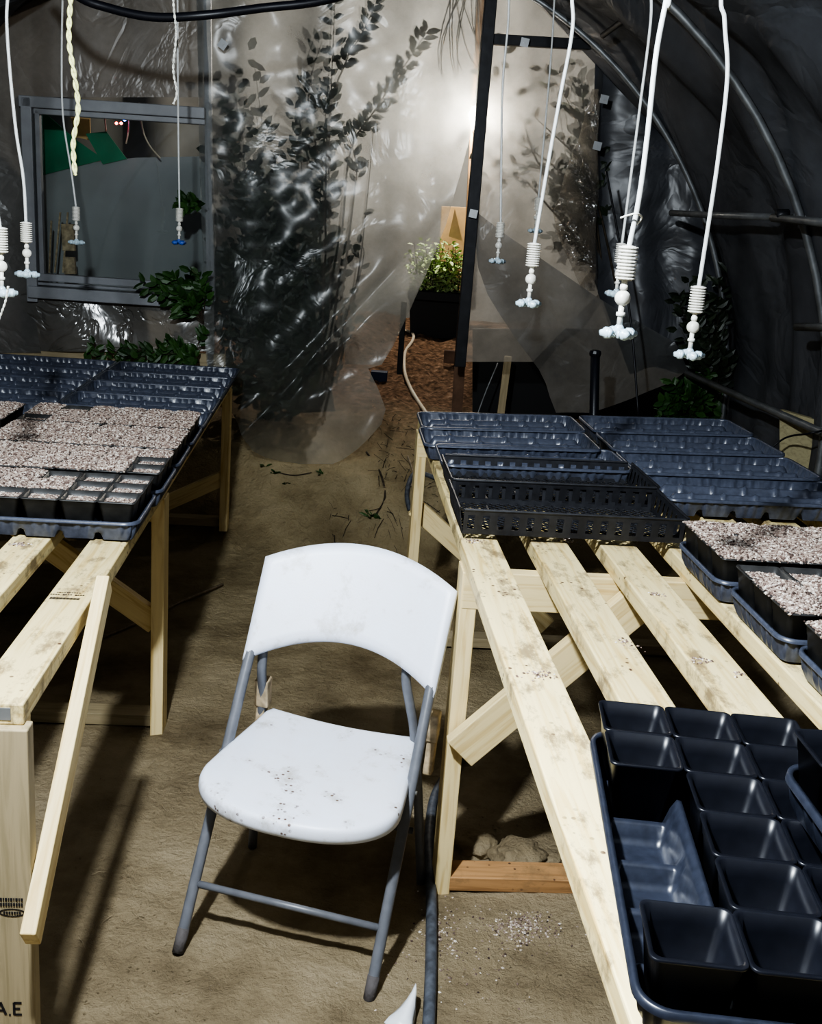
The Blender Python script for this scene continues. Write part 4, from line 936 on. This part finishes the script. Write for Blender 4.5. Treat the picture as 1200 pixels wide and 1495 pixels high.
# ---------------------------------------------------------------- things on the earth
pipe('ground_hose', [onground(*p, .016) for p in [(622, 1560), (626, 1495), (629, 1420), (630, 1340), (629, 1280), (627, 1215), (640, 1150), (690, 1085)]], .0135, 'hose', 'dusty grey hose lying beside the chair\'s right legs', 'hose', sm=7)
pipe('ground_hose', [onground(*p, .012) for p in [(598, 745), (594, 722), (600, 698), (612, 690), (640, 700)]], .012, 'hose', 'short black hose loop by far leg of right bench', 'hose', sm=6)
pipe('stick', [onground(*p, .01) for p in [(150, 930), (210, 905), (260, 880), (325, 853)]], [.006]*4, 'twig', 'long pale stick lying half under left bench', 'stick')
pipe('root', [onground(*p, .008) for p in [(535, 660), (555, 690), (562, 725), (550, 750)]], .005, 'stem', 'dark root running down bank under the flap', 'root', sm=5)
pipe('root', [onground(*p, .008) for p in [(595, 665), (603, 690), (600, 710)]], .004, 'twig', 'pale root curling by the far leg of right bench', 'root', sm=5)
pipe('root', [onground(*p, .006) for p in [(405, 690), (430, 694), (455, 690)]], .003, 'stem', 'thin runner stem of the bank weed', 'root', sm=4)
def litter(name, label, regions, m, ln, r):
    b = MB()
    for (u0, v0, u1, v1, cnt) in regions:
        for i in range(cnt):
            p = onground(random.uniform(u0, u1), random.uniform(v0, v1)); a = random.uniform(0, 6.28); l_ = random.uniform(.2, 1)**2*ln
            e = p+V((math.cos(a)*l_, math.sin(a)*l_, 0)); e.z = gz(e.x, e.y)+random.uniform(.003, .014); p.z += random.uniform(.003, .01); mid = (p+e)/2+V((random.uniform(-.1, .1)*l_, random.uniform(-.1, .1)*l_, .003))
            b.tube([p, mid, e], r*random.uniform(.5, 1.2), 4)
    o = b.build(name, M[m]); tag(o, label, 'litter', kind='stuff')
litter('straw_litter', 'dry straw scattered over the aisle and bank', [(290, 820, 340, 930, 16), (440, 740, 600, 800, 60), (560, 620, 610, 720, 60), (230, 900, 400, 1000, 14), (60, 1100, 300, 1480, 22), (560, 760, 620, 830, 12)], 'straw', .05, .0009)
litter('root_litter', 'dark roots and twigs tangled on the bank', [(545, 615, 612, 700, 60), (480, 740, 590, 800, 22), (600, 690, 640, 780, 14)], 'stem', .10, .0015)
def chips(name, label, blobs, s0, m='soil'):
    b = MB()
    for (u, v, su, sv, cnt) in blobs:
        for i in range(cnt):
            p = onground(random.gauss(u, su), random.gauss(v, sv)); s = random.uniform(.5, 1.3)*s0; R = Matrix.Rotation(random.uniform(0, 6.3), 3, 'Z') @ Matrix.Rotation(random.uniform(-.9, .9), 3, 'X')
            vs = [p+V((0, 0, s*.5))+R @ V(q_)*s for q_ in ((1.3, 0, 0), (-1.3, 0, .1), (0, .9, 0), (0, -.9, .1), (0, 0, .8), (.1, 0, -.8))]
            b.add(vs, [(0, 2, 4), (2, 1, 4), (1, 3, 4), (3, 0, 4), (2, 0, 5), (1, 2, 5), (3, 1, 5), (0, 3, 5)])
    o = b.build(name, M[m]); tag(o, label, 'litter', kind='stuff'); return o
chips('spilled_mix', 'pale spilled potting mix on the earth under right bench', [(765, 1358, 28, 12, 420), (640, 1365, 18, 18, 150), (680, 1400, 60, 45, 180), (760, 1345, 14, 6, 120)], .0028)
chips('earth_crumbs', 'small crumbs of earth scattered over the aisle', [(200, 1250, 90, 130, 260), (400, 1000, 120, 60, 160), (750, 1420, 60, 50, 200), (180, 1450, 60, 30, 120), (740, 1230, 40, 25, 60)], .0035, 'ground')
def clod(u, v, r, label):
    p = onground(u, v); bmm = bmesh.new(); bmesh.ops.create_icosphere(bmm, subdivisions=4, radius=r)
    for q_ in bmm.verts:
        n_ = q_.co.normalized(); k = 1+.35*noise.noise(n_*1.8+V((u, v, 0)))+.12*noise.noise(n_*6+V((u, 0, 0))); q_.co = V((n_.x*r*k*1.2, n_.y*r*k, n_.z*r*k*.62))
    me = bpy.data.meshes.new('dirt_clod'); bmm.to_mesh(me); bmm.free(); me.materials.append(M['ground']); me.polygons.foreach_set('use_smooth', [True]*len(me.polygons))
    o = bpy.data.objects.new('dirt_clod', me); C.objects.link(o); o.location = p+V((0, 0, r*.3)); tag(o, label, 'clod')
clod(757, 1262, .062, 'largest earth clod behind the reddish floor plate'); clod(695, 1240, .05, 'rounded earth clod beside the near right bench leg'); clod(800, 1262, .035, 'small earth clod right of the largest one')
# plastic scrap at the bottom edge
b = MB(); A = [onground(560, 1500), onground(590, 1480), onground(603, 1458), onground(606, 1490), onground(600, 1520)]
rows = []
for j in range(7):
    t_ = j/6; r_ = []
    for i in range(7):
        s = i/6; p = A[0].lerp(A[2], t_).lerp(A[4].lerp(A[3], t_), s); p = p+V((0, 0, .012+.05*t_*math.sin(s*3.1)+.006*noise.noise(V((i*1.3, j*1.3, 0))))); r_.append(p)
    rows.append(r_)
b.grid(rows); tag(b.build('plastic_scrap', M['scrap'], smooth=True, solid=.001, loc=A[0]), 'torn scrap of clear plastic at the bottom edge', 'scrap')
# soil smears on the slats
def smear(px, z, bench_f, label, n=40, s=.012):
    c = atz(*px, z); b = MB()
    for i in range(n):
        p = c+V((random.gauss(0, s), random.gauss(0, s*.8), .001)); k = random.uniform(.0012, .0032); R = Matrix.Rotation(random.uniform(0, 6.3), 3, 'Z')
        vs = [p+R @ V(q_)*k for q_ in ((1.3, 0, 0), (-1.3, 0, .1), (0, .9, 0), (0, -.9, .1), (0, 0, .8), (.1, 0, -.8))]
        b.add(vs, [(0, 2, 4), (2, 1, 4), (1, 3, 4), (3, 0, 4), (2, 0, 5), (1, 2, 5), (3, 1, 5), (0, 3, 5)])
    o = b.build('soil_spill', M['soil'], loc=c); tag(o, label, 'spill', kind='stuff')
for px, z, l_, n_, s_ in [((28, 795), .786, 'small heap of soil crumbs on the left bench slat', 60, .009), ((690, 790), .8667, 'soil crumbs on slat just before the mesh trays', 40, .012), ((788, 985), .8667, 'soil crumbs on outermost right bench slat, halfway along', 50, .012), ((1025, 965), .8667, 'soil crumbs on third slat of right bench', 34, .01), ((958, 868), .8667, 'dark soil crumbs on third slat above crossbeam', 30, .008), ((1080, 985), .8667, 'scattered soil crumbs right side of third slat', 16, .009), ((912, 940), .8667, 'soil crumbs on second slat of right bench', 26, .016), ((830, 790), .8667, 'soil crumbs on second slat before mesh trays', 20, .012)]:
    smear(px, z, None, l_, n_, s_)
# ---------------------------------------------------------------- light
def point(name, loc, col, w, r):
    d = bpy.data.lights.new(name, 'POINT'); d.color = col; d.energy = w; d.shadow_soft_size = r; o = bpy.data.objects.new(name, d); C.objects.link(o); o.location = loc; return o
point('work_light', (-.45, .85, 2.35), (.89, .955, 1), 185, .045)
lp = wl(692, 168, .11)
bl = thing('hanging_bulb', 'glaring bare bulb seen beside the top of the black post', 'bulb', lp)
q = MB(); q.lathe([(.002, -.03), (.016, -.024), (.024, -.008), (.022, .008), (.012, .028), (.010, .036)], lp, 14); q.build('globe', M['bulb'], bl, smooth=True)
q = MB(); q.lathe([(.012, .036), (.013, .07), (.004, .078)], lp, 12); q.build('socket', M['dark'], bl, smooth=True); q = MB(); q.tube([lp+V((0, 0, .07)), lp+V((.02, 0, 1.2))], .004, 6); q.build('cord', M['dark'], bl)
point('bulb_light', lp+V((-.02, .05, -.03)), (1, .93, .82), 4.5, .03)
point('far_fill', (.0, 7.9, 2.7), (1, .93, .82), 72, .06)  # added unseen lamp, brightens the far wall behind the polythene
w = bpy.data.worlds.new('night'); bpy.context.scene.world = w; w.use_nodes = True
bg = w.node_tree.nodes['Background']; bg.inputs[0].default_value = (.55, .65, .85, 1); bg.inputs[1].default_value = .03
# ---------------------------------------------------------------- camera
cd = bpy.data.cameras.new('camera'); cam = bpy.data.objects.new('camera', cd); C.objects.link(cam)
cd.sensor_fit = 'HORIZONTAL'; cd.sensor_width = 36; cd.lens = F/1200*36; cd.clip_start = .05; cd.clip_end = 60
right = V((1, 0, 0)); fwd = V((0, math.cos(PITCH), -math.sin(PITCH))); up = V((0, math.sin(PITCH), math.cos(PITCH)))
c, s = math.cos(ROLL), math.sin(ROLL)
xr = right*c+up*s; yr = -right*s+up*c      # rolled so that world verticals lean as in the photograph
xr, yr = c*right-s*up*-1, c*up+(-s)*right
cam.matrix_world = Matrix.Translation((0, 0, H)) @ Matrix((xr, yr, -fwd)).transposed().to_4x4()
bpy.context.scene.camera = cam
sc = bpy.context.scene; sc.view_settings.view_transform = 'AgX'; sc.view_settings.look = 'AgX - High Contrast'; sc.view_settings.exposure = .75
